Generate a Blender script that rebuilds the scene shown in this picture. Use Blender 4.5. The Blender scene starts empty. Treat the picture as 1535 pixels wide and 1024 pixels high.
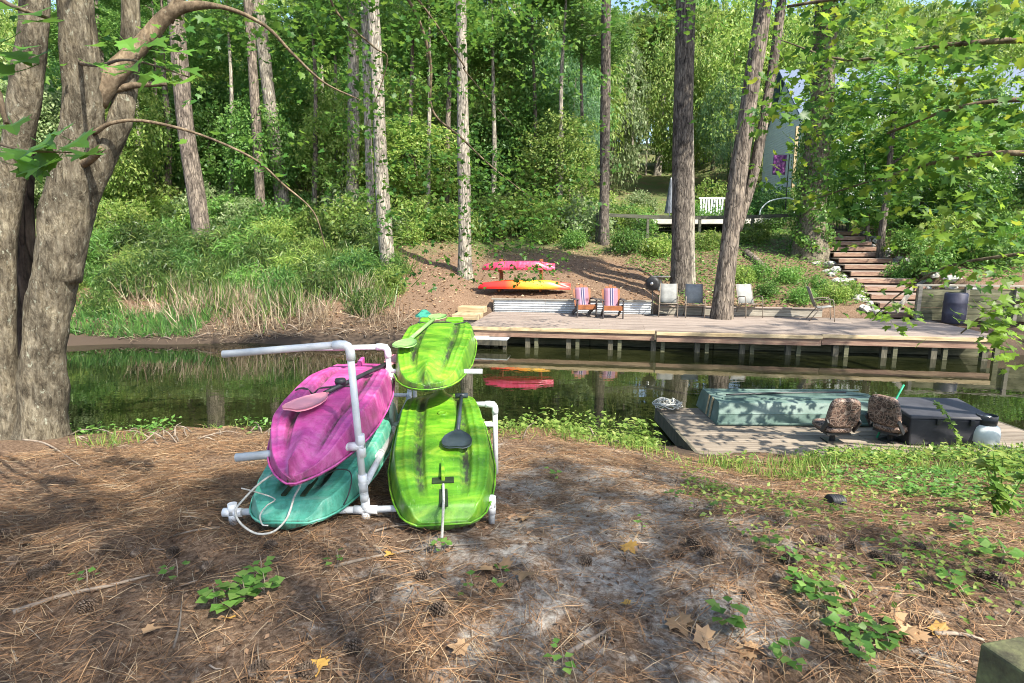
import bpy, math, random
import numpy as np
from mathutils import Vector, Matrix
random.seed(7); RNG = np.random.default_rng(7)
R = math.radians
scene = bpy.context.scene
col = scene.collection

# ------------------------------------------------------------------ camera, sky, sun, exposure
F = 853.0; CX, CY = 767.5, 512.0                 # focal length and centre of the 1535 x 1024 photograph
PITCH = math.atan(142.0 / 853.0); CAMZ = 1.6
cam_data = bpy.data.cameras.new('camera'); cam = bpy.data.objects.new('camera', cam_data); col.objects.link(cam)
cam.location = (0, 0, CAMZ); cam.rotation_euler = (math.pi / 2 - PITCH, 0, 0)
cam_data.sensor_width = 36; cam_data.lens = 36 * F / 1535; cam_data.clip_start = 0.05; cam_data.clip_end = 800
scene.camera = cam

SUN_EL = R(47); SUN_H = Vector((0.66, -0.75)).normalized()
S = Vector((SUN_H.x * math.cos(SUN_EL), SUN_H.y * math.cos(SUN_EL), math.sin(SUN_EL)))
world = bpy.data.worlds.new('World'); scene.world = world; world.use_nodes = True
wn = world.node_tree.nodes; wl = world.node_tree.links
sky = wn.new('ShaderNodeTexSky'); sky.sky_type = 'NISHITA'; sky.sun_disc = False
sky.sun_elevation = SUN_EL; sky.sun_rotation = math.atan2(SUN_H.x, SUN_H.y); sky.dust_density = 1.5
bg = wn['Background']; bg.inputs['Strength'].default_value = 0.15
wl.new(sky.outputs['Color'], bg.inputs['Color'])
sun_data = bpy.data.lights.new('sun', 'SUN'); sun = bpy.data.objects.new('sun', sun_data); col.objects.link(sun)
sun_data.energy = 5.0; sun_data.angle = R(0.55); sun_data.color = (1.0, 0.93, 0.80)
sun.rotation_euler = S.to_track_quat('Z', 'Y').to_euler()
vs = scene.view_settings
vs.view_transform = 'Standard'; vs.look = 'None'; vs.gamma = 1.0; vs.use_curve_mapping = False
vs.exposure = 1.35
cy = scene.cycles
cy.use_denoising = True; cy.max_bounces = 12; cy.diffuse_bounces = 6; cy.glossy_bounces = 3
cy.transmission_bounces = 8; cy.transparent_max_bounces = 4; cy.sample_clamp_indirect = 6.0
cy.filter_width = 1.0; cy.use_adaptive_sampling = True; cy.adaptive_threshold = 0.01

# ------------------------------------------------------------------ pixel rays, terrain
cp, sp = math.cos(PITCH), math.sin(PITCH)
def ray(px, py):
    a = (px - CX) / F; b = -(py - CY) / F
    return Vector((a, cp + b * sp, -sp + b * cp))
def at_y(px, py, Y):
    d = ray(px, py); t = Y / d.y
    return Vector((d.x * t, Y, CAMZ + d.z * t))
def at_z(px, py, z):
    d = ray(px, py); t = (z - CAMZ) / d.z
    return Vector((d.x * t, d.y * t, z))
WATER = -1.13; DECK = -0.56
def ss(a, b, t):
    t = np.clip((np.asarray(t, float) - a) / (b - a), 0, 1); return t * t * (3 - 2 * t)
DU = Vector((0.9867, -0.1628, 0)); DV = Vector((0.1628, 0.9867, 0)); DO = Vector((-1.23, 15.6, 0))   # deck axes and its front corner
def dock_v(x, y): return (x - DO.x) * DV.x + (y - DO.y) * DV.y
def dock_u(x, y): return (x - DO.x) * DU.x + (y - DO.y) * DU.y
def zg0(x, y):
    x = np.asarray(x, float); y = np.asarray(y, float)
    r = ss(0.2, 2.4, x)
    slope = 0.15 + 0.10 * r
    lip = 6.25 + 0.9 * r + 0.13 * np.sin(x * 1.3) + 0.08 * np.sin(x * 3.1 + 1)
    near = -slope * np.clip(np.minimum(y, lip + 0.3) - 3.0, 0, None) - 1.5 * ss(0.0, 1.2, y - lip)
    near = near + 0.02 * np.sin(x * 2.1 + y * 1.3) + 0.012 * np.sin(x * 5.3 - y * 4.1) + 0.008 * np.sin(x * 9.1 + y * 7.7)
    # far bank: left = natural shore, right = bulkhead below the deck
    yf = 15.8 + 0.25 * np.sin(x * 0.55) + 0.12 * np.sin(x * 1.7 + 2)
    fl = -2.0 + 1.05 * ss(-0.9, 0.3, y - yf) + 0.40 * ss(0.2, 1.6, y - yf) + 0.245 * np.clip(y - yf - 1.4, 0, None)
    v = dock_v(x, y); u = dock_u(x, y)
    wall = 0.55 - 0.17 * ss(5.0, 5.6, u) + 0.62 * ss(12.6, 13.2, u)
    fr = -2.0 + 1.25 * ss(0.65, 0.95, v) + wall * ss(3.6, 3.85, v) + 0.235 * np.clip(v - 3.85, 0, None)
    m = ss(-2.4, -1.25, x)
    far = fl * (1 - m) + fr * m
    pl = ss(4, 9, x) * (1.0 - ss(48, 60, y))
    yard = 0.13 * np.clip(y - 27, 0, 9)                            # the flatter yard above the stairs
    far = far - pl * yard
    hump = 0.12 * np.sin(x * 0.7 + 1.1) * np.sin(y * 0.6) + 0.05 * np.sin(x * 2.3) * np.sin(y * 1.9)
    far = far + hump * ss(20, 23, y)
    far = np.where(y > 95, far - 0.235 * (y - 95), far)
    return np.where(y < 11, near, far)
ST0 = at_z(1384, 477, DECK); ST1 = Vector((14.5, 26.2, 0)); ST1.z = float(zg0(ST1.x, ST1.y)) - 0.12
def zg(x, y):
    z = zg0(x, y); x = np.asarray(x, float); y = np.asarray(y, float)
    dx, dy = ST1.x - ST0.x, ST1.y - ST0.y; L = math.hypot(dx, dy); dx /= L; dy /= L
    t = ((x - ST0.x) * dx + (y - ST0.y) * dy) / L; p = np.abs((x - ST0.x) * dy - (y - ST0.y) * dx)
    zs = DECK - 0.12 + (ST1.z - DECK) * np.clip(t, 0, 1.1)
    m = (1 - ss(1.05, 1.5, p)) * ss(-0.06, 0.0, t) * (1 - ss(1.0, 1.06, t))
    return z * (1 - m) + np.minimum(z, zs) * m
def Z(x, y): return float(zg(x, y))
def on_ground(px, py, y0=1.5, y1=90):
    d = ray(px, py); t = y0
    while t < y1:
        x, y, z = d.x * t / d.y, t, CAMZ + d.z * t / d.y
        if z <= Z(x, y): return Vector((x, y, Z(x, y)))
        t += 0.02 if t < 9 else 0.05
    return Vector((x, y, Z(x, y)))

# ------------------------------------------------------------------ materials
def nmat(name):
    m = bpy.data.materials.new(name); m.use_nodes = True
    return m, m.node_tree.nodes, m.node_tree.links, m.node_tree.nodes['Principled BSDF']
def rgba(c): return (c[0], c[1], c[2], 1)
def ramp(n, stops):
    r = n.new('ShaderNodeValToRGB'); e = r.color_ramp.elements
    while len(e) > 1: e.remove(e[-1])
    e[0].position = stops[0][0]; e[0].color = rgba(stops[0][1])
    for p, c in stops[1:]:
        k = e.new(p); k.color = rgba(c)
    return r
def coord(n, l, scale=(1, 1, 1), kind='Object'):
    t = n.new('ShaderNodeTexCoord'); mp = n.new('ShaderNodeMapping'); mp.inputs['Scale'].default_value = scale
    l.new(t.outputs[kind], mp.inputs['Vector']); return mp.outputs['Vector']
def noise(n, l, vec, scale, detail=4, rough=0.6, dist=0):
    t = n.new('ShaderNodeTexNoise'); t.inputs['Scale'].default_value = scale; t.inputs['Detail'].default_value = detail
    t.inputs['Roughness'].default_value = rough; t.inputs['Distortion'].default_value = dist
    l.new(vec, t.inputs['Vector']); return t.outputs['Fac']
def mix(n, l, fac, a, b, mode='MIX'):
    m = n.new('ShaderNodeMix'); m.data_type = 'RGBA'; m.blend_type = mode
    for k, v in ((0, fac), (6, a), (7, b)):
        if hasattr(v, 'is_linked') or hasattr(v, 'links'): l.new(v, m.inputs[k])
        else: m.inputs[k].default_value = v if k == 0 else rgba(v)
    return m.outputs[2]
def bump(n, l, p, h, strength=0.4, dist=0.02):
    b = n.new('ShaderNodeBump'); b.inputs['Strength'].default_value = strength; b.inputs['Distance'].default_value = dist
    l.new(h, b.inputs['Height']); l.new(b.outputs['Normal'], p.inputs['Normal'])
def surf(name, stops, scale=4, rough=0.7, bmp=0.2, bscale=None, bdist=0.01, stretch=(1, 1, 1), spec=0.3, kind='Object', metal=0, per_object=0.0, dist=0.0):
    m, n, l, p = nmat(name)
    v = coord(n, l, stretch, kind); f = noise(n, l, v, scale, 6, 0.65, dist)
    c = ramp(n, stops); l.new(f, c.inputs['Fac']); out = c.outputs['Color']
    if per_object:
        oi = n.new('ShaderNodeObjectInfo'); h = n.new('ShaderNodeHueSaturation'); mr = n.new('ShaderNodeMapRange')
        mr.inputs['To Min'].default_value = 1 - per_object; mr.inputs['To Max'].default_value = 1 + per_object
        l.new(oi.outputs['Random'], mr.inputs['Value']); l.new(mr.outputs['Result'], h.inputs['Value']); l.new(out, h.inputs['Color']); out = h.outputs['Color']
    l.new(out, p.inputs['Base Color']); p.inputs['Roughness'].default_value = rough
    p.inputs['Specular IOR Level'].default_value = spec; p.inputs['Metallic'].default_value = metal
    if bmp: bump(n, l, p, noise(n, l, v, bscale or scale * 3, 5), bmp, bdist)
    return m
def leafmat(name, stops, trans=0.4, rough=0.45, per_object=0.25, tcol=1.5):
    m, n, l, p = nmat(name)
    g = n.new('ShaderNodeNewGeometry'); c = ramp(n, stops); l.new(g.outputs['Random Per Island'], c.inputs['Fac'])
    oi = n.new('ShaderNodeObjectInfo'); h = n.new('ShaderNodeHueSaturation')
    mr = n.new('ShaderNodeMapRange'); mr.inputs['To Min'].default_value = 1 - per_object; mr.inputs['To Max'].default_value = 1 + per_object
    l.new(oi.outputs['Random'], mr.inputs['Value']); l.new(mr.outputs['Result'], h.inputs['Value'])
    l.new(c.outputs['Color'], h.inputs['Color'])
    l.new(h.outputs['Color'], p.inputs['Base Color']); p.inputs['Roughness'].default_value = rough; p.inputs['Specular IOR Level'].default_value = 0.35
    t = n.new('ShaderNodeBsdfTranslucent'); hb = n.new('ShaderNodeHueSaturation'); hb.inputs['Value'].default_value = tcol; hb.inputs['Hue'].default_value = 0.485
    l.new(h.outputs['Color'], hb.inputs['Color']); l.new(hb.outputs['Color'], t.inputs['Color'])
    ms = n.new('ShaderNodeMixShader'); ms.inputs[0].default_value = trans
    l.new(p.outputs[0], ms.inputs[1]); l.new(t.outputs[0], ms.inputs[2]); l.new(ms.outputs[0], n['Material Output'].inputs['Surface'])
    return m
def barkmat(name, dark, mid, light, vscale=14, lichen=0.0, bs=0.9, stretch=0.16):
    m, n, l, p = nmat(name)
    v = coord(n, l, (1, 1, stretch)); f = noise(n, l, v, vscale, 7, 0.7, 0.4)
    c = ramp(n, [(0.30, dark), (0.48, mid), (0.72, light)]); l.new(f, c.inputs['Fac']); out = c.outputs['Color']
    v2 = coord(n, l, (1, 1, 0.6)); f2 = noise(n, l, v2, 5, 5, 0.7)
    big = ramp(n, [(0.36, (0.45, 0.44, 0.42)), (0.5, (0.95, 0.93, 0.9)), (0.64, (1.35, 1.32, 1.22))]); l.new(f2, big.inputs['Fac'])
    out = mix(n, l, 1.0, out, big.outputs['Color'], 'MULTIPLY')
    if not lichen:
        wv = n.new('ShaderNodeTexVoronoi'); wv.feature = 'DISTANCE_TO_EDGE'; wv.inputs['Scale'].default_value = vscale * 0.8
        ad = n.new('ShaderNodeMix'); ad.data_type = 'VECTOR'; ad.inputs[0].default_value = 0.12
        nn = n.new('ShaderNodeTexNoise'); nn.inputs['Scale'].default_value = vscale * 0.5; l.new(v, nn.inputs['Vector']); l.new(v, ad.inputs[4]); l.new(nn.outputs['Color'], ad.inputs[5]); l.new(ad.outputs[1], wv.inputs['Vector'])
        kr = ramp(n, [(0.0, (0.30,) * 3), (0.10, (1, 1, 1))]); l.new(wv.outputs['Distance'], kr.inputs['Fac']); out = mix(n, l, 0.85, out, kr.outputs['Color'], 'MULTIPLY')
        hm = n.new('ShaderNodeMath'); hm.operation = 'MULTIPLY'; l.new(f, hm.inputs[0]); l.new(kr.outputs['Color'], hm.inputs[1]); f = hm.outputs[0]
    if lichen:
        f3 = noise(n, l, v2, 17, 6, 0.7); k = ramp(n, [(0.60, (0, 0, 0)), (0.66, (lichen,) * 3)]); l.new(f3, k.inputs['Fac'])
        out = mix(n, l, k.outputs['Color'], out, (0.33, 0.34, 0.27))
    l.new(out, p.inputs['Base Color']); p.inputs['Roughness'].default_value = 0.9; p.inputs['Specular IOR Level'].default_value = 0.15
    bump(n, l, p, f, bs, 0.05)
    return m
M = {}
M['pvc'] = surf('white_pipe', [(0.3, (0.40, 0.42, 0.43)), (0.55, (0.57, 0.59, 0.60)), (0.8, (0.44, 0.45, 0.42))], 6, 0.35, 0.05, spec=0.5)
M['pvc_fit'] = surf('white_pipe_fitting', [(0.3, (0.55, 0.57, 0.58)), (0.6, (0.70, 0.71, 0.72))], 9, 0.35, 0.05, spec=0.5)
def kayakmat(name, c1, c2, c3, dirt=(0.035, 0.04, 0.025), amount=1.0, rough=0.38):
    m, n, l, p = nmat(name)
    v = coord(n, l, (1.0, 3.0, 1.0)); f = noise(n, l, v, 2.6, 6, 0.62, 1.6)
    c = ramp(n, [(0.33, c1), (0.5, c2), (0.66, c3)]); l.new(f, c.inputs['Fac'])
    at = n.new('ShaderNodeAttribute'); at.attribute_name = 'grime'
    f2 = noise(n, l, coord(n, l, (2.5, 0.8, 1)), 9, 7, 0.75); g = n.new('ShaderNodeMath'); g.operation = 'MULTIPLY'
    rr = ramp(n, [(0.33, (0.12,) * 3), (0.5, (0.75,) * 3), (0.66, (1.5, 1.5, 1.5))]); l.new(f2, rr.inputs['Fac'])
    l.new(at.outputs['Fac'], g.inputs[0]); l.new(rr.outputs['Color'], g.inputs[1])
    g2 = n.new('ShaderNodeMath'); g2.operation = 'MULTIPLY'; g2.inputs[1].default_value = amount; g2.use_clamp = True; l.new(g.outputs[0], g2.inputs[0])
    out = mix(n, l, g2.outputs[0], c.outputs['Color'], dirt)
    f3 = noise(n, l, coord(n, l, (1, 1, 1)), 38, 5, 0.8); r3 = ramp(n, [(0.30, (0.55, 0.55, 0.5)), (0.5, (1, 1, 1))]); l.new(f3, r3.inputs['Fac'])
    out = mix(n, l, 0.7, out, r3.outputs['Color'], 'MULTIPLY')
    f4 = noise(n, l, coord(n, l, (9, 1.1, 5)), 11, 6, 0.8); r4 = ramp(n, [(0.60, (0, 0, 0)), (0.68, (0.55,) * 3)]); l.new(f4, r4.inputs['Fac'])
    out = mix(n, l, r4.outputs['Color'], out, tuple(min(0.8, 0.55 * q + 0.22) for q in c3))
    f5 = noise(n, l, coord(n, l, (1, 1, 1)), 4.5, 6, 0.75, 0.8); r5 = ramp(n, [(0.30, (0.62, 0.62, 0.58)), (0.48, (1, 1, 1))]); l.new(f5, r5.inputs['Fac'])
    out = mix(n, l, 0.8, out, r5.outputs['Color'], 'MULTIPLY')
    l.new(out, p.inputs['Base Color']); p.inputs['Roughness'].default_value = rough; p.inputs['Specular IOR Level'].default_value = 0.45
    bump(n, l, p, f3, 0.12, 0.004)
    return m
M['lime'] = kayakmat('lime_plastic', (0.055, 0.20, 0.010), (0.105, 0.29, 0.014), (0.23, 0.40, 0.03), amount=1.3)  # yellow-green streaks put rippling light off the water into the plastic's colour
M['pink'] = kayakmat('magenta_plastic', (0.38, 0.04, 0.21), (0.46, 0.065, 0.27), (0.53, 0.13, 0.34), amount=1.1)
M['teal'] = kayakmat('sea_green_plastic', (0.055, 0.29, 0.20), (0.09, 0.40, 0.29), (0.26, 0.50, 0.38), amount=1.2)
M['red'] = kayakmat('red_pink_plastic', (0.50, 0.02, 0.06), (0.62, 0.05, 0.12), (0.65, 0.10, 0.2), amount=0.2)
M['sunset'] = surf('red_orange_yellow_plastic', [(0.3, (0.62, 0.03, 0.02)), (0.5, (0.75, 0.25, 0.02))], 1, 0.4, 0)
def sunset():
    m, n, l, p = nmat('red_to_yellow_plastic')
    t = n.new('ShaderNodeTexCoord'); s = n.new('ShaderNodeSeparateXYZ'); l.new(t.outputs['Generated'], s.inputs[0])
    c = ramp(n, [(0.0, (0.62, 0.02, 0.03)), (0.30, (0.66, 0.04, 0.02)), (0.45, (0.75, 0.22, 0.02)), (0.62, (0.80, 0.45, 0.03)), (0.78, (0.78, 0.36, 0.03)), (0.9, (0.65, 0.04, 0.03))])
    l.new(s.outputs['Y'], c.inputs['Fac']); l.new(c.outputs['Color'], p.inputs['Base Color']); p.inputs['Roughness'].default_value = 0.4
    return m
M['sunset'] = sunset()
M['black'] = surf('black_plastic', [(0.3, (0.012, 0.013, 0.015)), (0.7, (0.03, 0.032, 0.036))], 8, 0.45, 0.05, spec=0.4)
M['fin'] = surf('dark_slot', [(0.3, (0.01, 0.02, 0.008)), (0.7, (0.03, 0.05, 0.02))], 8, 0.7, 0)
M['paddle_dark'] = surf('dark_paddle_plastic', [(0.3, (0.02, 0.03, 0.04)), (0.7, (0.045, 0.06, 0.07))], 5, 0.4, 0.05, spec=0.4)
M['paddle_pink'] = surf('pale_pink_plastic', [(0.3, (0.74, 0.25, 0.32)), (0.7, (0.82, 0.36, 0.42))], 4, 0.4, 0.05, spec=0.4)
M['paddle_green'] = surf('pale_green_plastic', [(0.3, (0.13, 0.34, 0.10)), (0.7, (0.30, 0.50, 0.16))], 4, 0.4, 0.05, spec=0.4)
M['rope'] = surf('pale_rope', [(0.3, (0.30, 0.30, 0.27)), (0.7, (0.56, 0.55, 0.50))], 60, 0.9, 0.5, bdist=0.004)
M['cord'] = surf('dark_cord', [(0.3, (0.02, 0.02, 0.025)), (0.7, (0.05, 0.05, 0.05))], 60, 0.8, 0)
M['metal'] = surf('dull_steel', [(0.3, (0.30, 0.30, 0.30)), (0.7, (0.5, 0.5, 0.5))], 10, 0.35, 0, metal=0.9)
M['black_metal'] = surf('black_metal', [(0.3, (0.015, 0.015, 0.016)), (0.7, (0.03, 0.03, 0.032))], 10, 0.5, 0.05)
M['deck'] = surf('weathered_deck_board', [(0.30, (0.12, 0.096, 0.08)), (0.5, (0.225, 0.183, 0.155)), (0.7, (0.31, 0.262, 0.225))], 5, 0.85, 0.35, 20, 0.004, (0.35, 6, 6), per_object=0.14)
M['fascia'] = surf('weathered_red_brown_board', [(0.3, (0.13, 0.075, 0.055)), (0.5, (0.24, 0.15, 0.11)), (0.7, (0.34, 0.25, 0.17))], 4, 0.85, 0.35, 18, 0.004, (0.4, 6, 6), per_object=0.1)
M['lumber'] = surf('tan_lumber', [(0.3, (0.22, 0.16, 0.09)), (0.5, (0.38, 0.29, 0.17)), (0.7, (0.5, 0.41, 0.27))], 5, 0.85, 0.3, 18, 0.004, (0.4, 6, 6), per_object=0.12)
M['greylumber'] = surf('grey_lumber', [(0.3, (0.13, 0.12, 0.10)), (0.5, (0.25, 0.23, 0.19)), (0.7, (0.36, 0.33, 0.28))], 5, 0.9, 0.4, 18, 0.004, (0.4, 6, 6), per_object=0.14)
M['rail_dark'] = surf('dark_green_grey_rail', [(0.3, (0.05, 0.055, 0.04)), (0.7, (0.12, 0.12, 0.09))], 4, 0.9, 0.3, 14, 0.01, (0.5, 4, 4))
M['piling'] = surf('wet_piling', [(0.3, (0.035, 0.035, 0.025)), (0.6, (0.10, 0.09, 0.065)), (0.8, (0.17, 0.15, 0.11))], 6, 0.8, 0.4, 18, 0.01, (6, 6, 0.5), per_object=0.2)
M['bulkhead'] = surf('mossy_bulkhead_board', [(0.3, (0.04, 0.045, 0.025)), (0.5, (0.10, 0.10, 0.06)), (0.7, (0.18, 0.17, 0.11))], 4, 0.85, 0.4, 14, 0.01, (0.5, 5, 5), per_object=0.2)
M['float'] = surf('weathered_float_board', [(0.30, (0.10, 0.08, 0.06)), (0.5, (0.20, 0.165, 0.13)), (0.7, (0.30, 0.26, 0.21))], 6, 0.85, 0.35, 22, 0.004, (0.3, 6, 6), per_object=0.18)
M['corrugated'] = surf('galvanised_sheet', [(0.3, (0.36, 0.38, 0.40)), (0.6, (0.55, 0.57, 0.58)), (0.75, (0.62, 0.62, 0.60))], 3, 0.5, 0.05, metal=0.25)
M['boat'] = surf('faded_green_boat_paint', [(0.3, (0.055, 0.098, 0.083)), (0.5, (0.092, 0.148, 0.128)), (0.7, (0.155, 0.21, 0.19))], 3, 0.55, 0.08, 12, 0.004, spec=0.35)
def camo():
    m, n, l, p = nmat('bark_camo_vinyl')
    v = coord(n, l, (1, 1, 1)); w = n.new('ShaderNodeTexVoronoi'); w.feature = 'DISTANCE_TO_EDGE'; w.inputs['Scale'].default_value = 16
    f = noise(n, l, v, 14, 6, 0.7, 1.0); c = ramp(n, [(0.38, (0.012, 0.009, 0.008)), (0.5, (0.08, 0.045, 0.035)), (0.58, (0.24, 0.15, 0.11)), (0.64, (0.05, 0.03, 0.025)), (0.74, (0.30, 0.23, 0.18))])
    l.new(f, c.inputs['Fac']); l.new(v, w.inputs['Vector'])
    k = ramp(n, [(0.0, (1, 1, 1)), (0.05, (0, 0, 0))]); l.new(w.outputs['Distance'], k.inputs['Fac'])
    out = mix(n, l, k.outputs['Color'], c.outputs['Color'], (0.34, 0.26, 0.21)); l.new(out, p.inputs['Base Color']); p.inputs['Roughness'].default_value = 0.6
    bump(n, l, p, f, 0.3, 0.01); return m
M['camo'] = camo()
M['box'] = surf('faded_black_dock_box', [(0.3, (0.02, 0.02, 0.025)), (0.55, (0.042, 0.042, 0.05)), (0.75, (0.085, 0.085, 0.092))], 4, 0.6, 0.1, 20, 0.003)
M['boxlid'] = surf('black_box_lid', [(0.3, (0.03, 0.03, 0.036)), (0.7, (0.06, 0.06, 0.07))], 4, 0.55, 0.1, 20, 0.003)
M['tank'] = surf('white_tank_paint', [(0.3, (0.50, 0.55, 0.54)), (0.7, (0.68, 0.72, 0.71))], 6, 0.45, 0.05)
M['greenpole'] = surf('green_pole_paint', [(0.3, (0.02, 0.22, 0.12)), (0.7, (0.03, 0.32, 0.18))], 6, 0.5, 0)
M['adir'] = surf('orange_wood', [(0.3, (0.14, 0.05, 0.02)), (0.6, (0.24, 0.085, 0.03))], 6, 0.6, 0.1, per_object=0.1)
M['adir_dark'] = surf('dark_painted_wood', [(0.3, (0.035, 0.03, 0.03)), (0.7, (0.08, 0.07, 0.07))], 6, 0.6, 0.1)
M['sling'] = surf('grey_sling_mesh', [(0.3, (0.16, 0.165, 0.16)), (0.7, (0.26, 0.265, 0.255))], 5, 0.8, 0.1, 80)
M['bronze'] = surf('bronze_tube', [(0.3, (0.13, 0.105, 0.08)), (0.7, (0.22, 0.18, 0.14))], 5, 0.45, 0)
def stripes():
    m, n, l, p = nmat('striped_towel')
    t = n.new('ShaderNodeTexCoord'); s = n.new('ShaderNodeSeparateXYZ'); l.new(t.outputs['Generated'], s.inputs[0])
    c = ramp(n, [(0, (0.20, 0.10, 0.14)), (0.3, (0.26, 0.16, 0.22)), (0.42, (0.03, 0.03, 0.07)), (0.5, (0.26, 0.24, 0.27)), (0.56, (0.04, 0.04, 0.10)), (0.66, (0.24, 0.19, 0.24)), (0.72, (0.22, 0.11, 0.15))])
    c.color_ramp.interpolation = 'CONSTANT'; l.new(s.outputs['X'], c.inputs['Fac']); l.new(c.outputs['Color'], p.inputs['Base Color']); p.inputs['Roughness'].default_value = 0.95
    return m
M['towel'] = stripes()
M['rackpost'] = surf('red_brown_post', [(0.3, (0.17, 0.06, 0.025)), (0.7, (0.30, 0.12, 0.05))], 5, 0.8, 0.2, stretch=(5, 5, 0.5))
M['stone'] = surf('pale_edging_stone', [(0.3, (0.20, 0.19, 0.17)), (0.5, (0.34, 0.33, 0.30)), (0.7, (0.48, 0.46, 0.42))], 7, 0.9, 0.6, 20, 0.02, per_object=0.25)
M['moss_post'] = surf('mossy_timber', [(0.35, (0.06, 0.055, 0.035)), (0.5, (0.12, 0.12, 0.06)), (0.68, (0.20, 0.22, 0.09))], 9, 0.95, 0.6, 40, 0.01)
M['siding'] = surf('pale_siding', [(0.3, (0.62, 0.66, 0.70)), (0.7, (0.74, 0.77, 0.80))], 2, 0.6, 0)
M['trim'] = surf('white_trim', [(0.3, (0.70, 0.72, 0.74)), (0.7, (0.8, 0.8, 0.8))], 2, 0.6, 0)
M['shingle'] = surf('blue_grey_shingle', [(0.3, (0.07, 0.095, 0.14)), (0.5, (0.10, 0.13, 0.19)), (0.7, (0.15, 0.18, 0.25))], 9, 0.8, 0.4, 30, 0.02, (1, 4, 4))
M['glass'] = surf('window_glass', [(0.3, (0.02, 0.03, 0.035)), (0.7, (0.05, 0.06, 0.07))], 2, 0.06, 0, spec=0.8)
M['poolwater'] = surf('pool_water', [(0.3, (0.05, 0.28, 0.48)), (0.7, (0.09, 0.38, 0.58))], 3, 0.08, 0.1, spec=0.5)
M['concrete'] = surf('pale_concrete', [(0.3, (0.38, 0.36, 0.33)), (0.7, (0.55, 0.53, 0.50))], 4, 0.9, 0.2)
M['flag'] = surf('purple_banner', [(0.38, (0.07, 0.015, 0.11)), (0.5, (0.15, 0.03, 0.15)), (0.58, (0.25, 0.13, 0.25)), (0.66, (0.10, 0.02, 0.14))], 5, 0.8, 0)
M['umbrella'] = surf('grey_umbrella_cloth', [(0.4, (0.05, 0.055, 0.07)), (0.6, (0.17, 0.18, 0.20))], 3, 0.9, 0, stretch=(6, 6, 0.1))
M['feeder_green'] = surf('green_lantern_roof', [(0.3, (0.02, 0.16, 0.11)), (0.7, (0.04, 0.26, 0.18))], 4, 0.5, 0)
M['barrel'] = surf('dark_barrel', [(0.3, (0.03, 0.03, 0.05)), (0.7, (0.07, 0.07, 0.10))], 4, 0.5, 0)
M['cone'] = surf('pine_cone_scale', [(0.3, (0.035, 0.025, 0.018)), (0.55, (0.12, 0.085, 0.06)), (0.75, (0.26, 0.21, 0.16))], 30, 0.85, 0.3, per_object=0.35)
M['twig'] = surf('dead_twig', [(0.3, (0.09, 0.07, 0.055)), (0.7, (0.28, 0.23, 0.18))], 12, 0.9, 0.4, per_object=0.3)
M['needle'] = leafmat('pine_straw', [(0, (0.088, 0.048, 0.023)), (0.35, (0.194, 0.104, 0.049)), (0.7, (0.309, 0.180, 0.090)), (0.9, (0.406, 0.294, 0.171)), (1, (0.265, 0.228, 0.171))], 0.1, 0.7, 0)
M['deadleaf'] = leafmat('dead_leaf', [(0, (0.12, 0.06, 0.03)), (0.4, (0.26, 0.15, 0.075)), (0.75, (0.40, 0.27, 0.15)), (1, (0.48, 0.38, 0.25))], 0.15, 0.7, 0.3)
M['barkbit'] = leafmat('bark_bit', [(0, (0.05, 0.03, 0.018)), (0.6, (0.14, 0.08, 0.045)), (1, (0.27, 0.17, 0.10))], 0.05, 0.8, 0)
M['yellowleaf'] = leafmat('yellowed_leaf', [(0, (0.40, 0.20, 0.05)), (1, (0.52, 0.33, 0.08))], 0.2, 0.6, 0.3)
M['reed'] = leafmat('dry_reed', [(0, (0.12, 0.085, 0.05)), (0.5, (0.26, 0.20, 0.13)), (1, (0.42, 0.35, 0.26))], 0.15, 0.8, 0.1)
M['maple'] = leafmat('maple_leaf', [(0, (0.04, 0.13, 0.022)), (0.5, (0.08, 0.20, 0.03)), (1, (0.15, 0.28, 0.04))], 0.45, 0.45, 0.3)
M['maple_yellow'] = leafmat('sunlit_maple_leaf', [(0, (0.054, 0.144, 0.018)), (0.5, (0.117, 0.225, 0.025)), (1, (0.225, 0.288, 0.032))], 0.5, 0.45, 0.4)  # backlit yellow-green copy of the maple leaf; the sunlight is in its colour
M['dark_leaf'] = leafmat('dark_green_leaf', [(0, (0.039, 0.111, 0.026)), (0.6, (0.072, 0.169, 0.039)), (1, (0.130, 0.247, 0.058))], 0.4, 0.45, 0.3)
M['mid_leaf'] = leafmat('mid_green_leaf', [(0, (0.056, 0.150, 0.027)), (0.6, (0.106, 0.225, 0.044)), (1, (0.188, 0.312, 0.075))], 0.42, 0.45, 0.3)
M['bright_leaf'] = leafmat('yellow_green_leaf', [(0, (0.092, 0.172, 0.029)), (0.6, (0.172, 0.270, 0.052)), (1, (0.299, 0.356, 0.103))], 0.45, 0.5, 0.25)
M['pale_leaf'] = leafmat('pale_grey_green_leaf', [(0, (0.10, 0.16, 0.06)), (0.6, (0.18, 0.25, 0.10)), (1, (0.29, 0.34, 0.18))], 0.4, 0.5, 0.2)
M['blue_needle'] = leafmat('blue_green_needle', [(0, (0.035, 0.09, 0.04)), (0.6, (0.06, 0.135, 0.06)), (1, (0.11, 0.2, 0.09))], 0.3, 0.5, 0.2)
M['pine_needle'] = leafmat('pine_needle', [(0, (0.035, 0.085, 0.02)), (0.6, (0.06, 0.12, 0.03)), (1, (0.12, 0.17, 0.05))], 0.25, 0.5, 0.2)
M['cane'] = leafmat('cane_leaf', [(0, (0.035, 0.078, 0.018)), (0.6, (0.068, 0.13, 0.028)), (1, (0.16, 0.21, 0.055))], 0.4, 0.4, 0.3)
M['grass'] = leafmat('bank_grass', [(0, (0.08, 0.17, 0.03)), (0.5, (0.15, 0.26, 0.045)), (1, (0.30, 0.34, 0.09))], 0.4, 0.5, 0)
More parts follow.
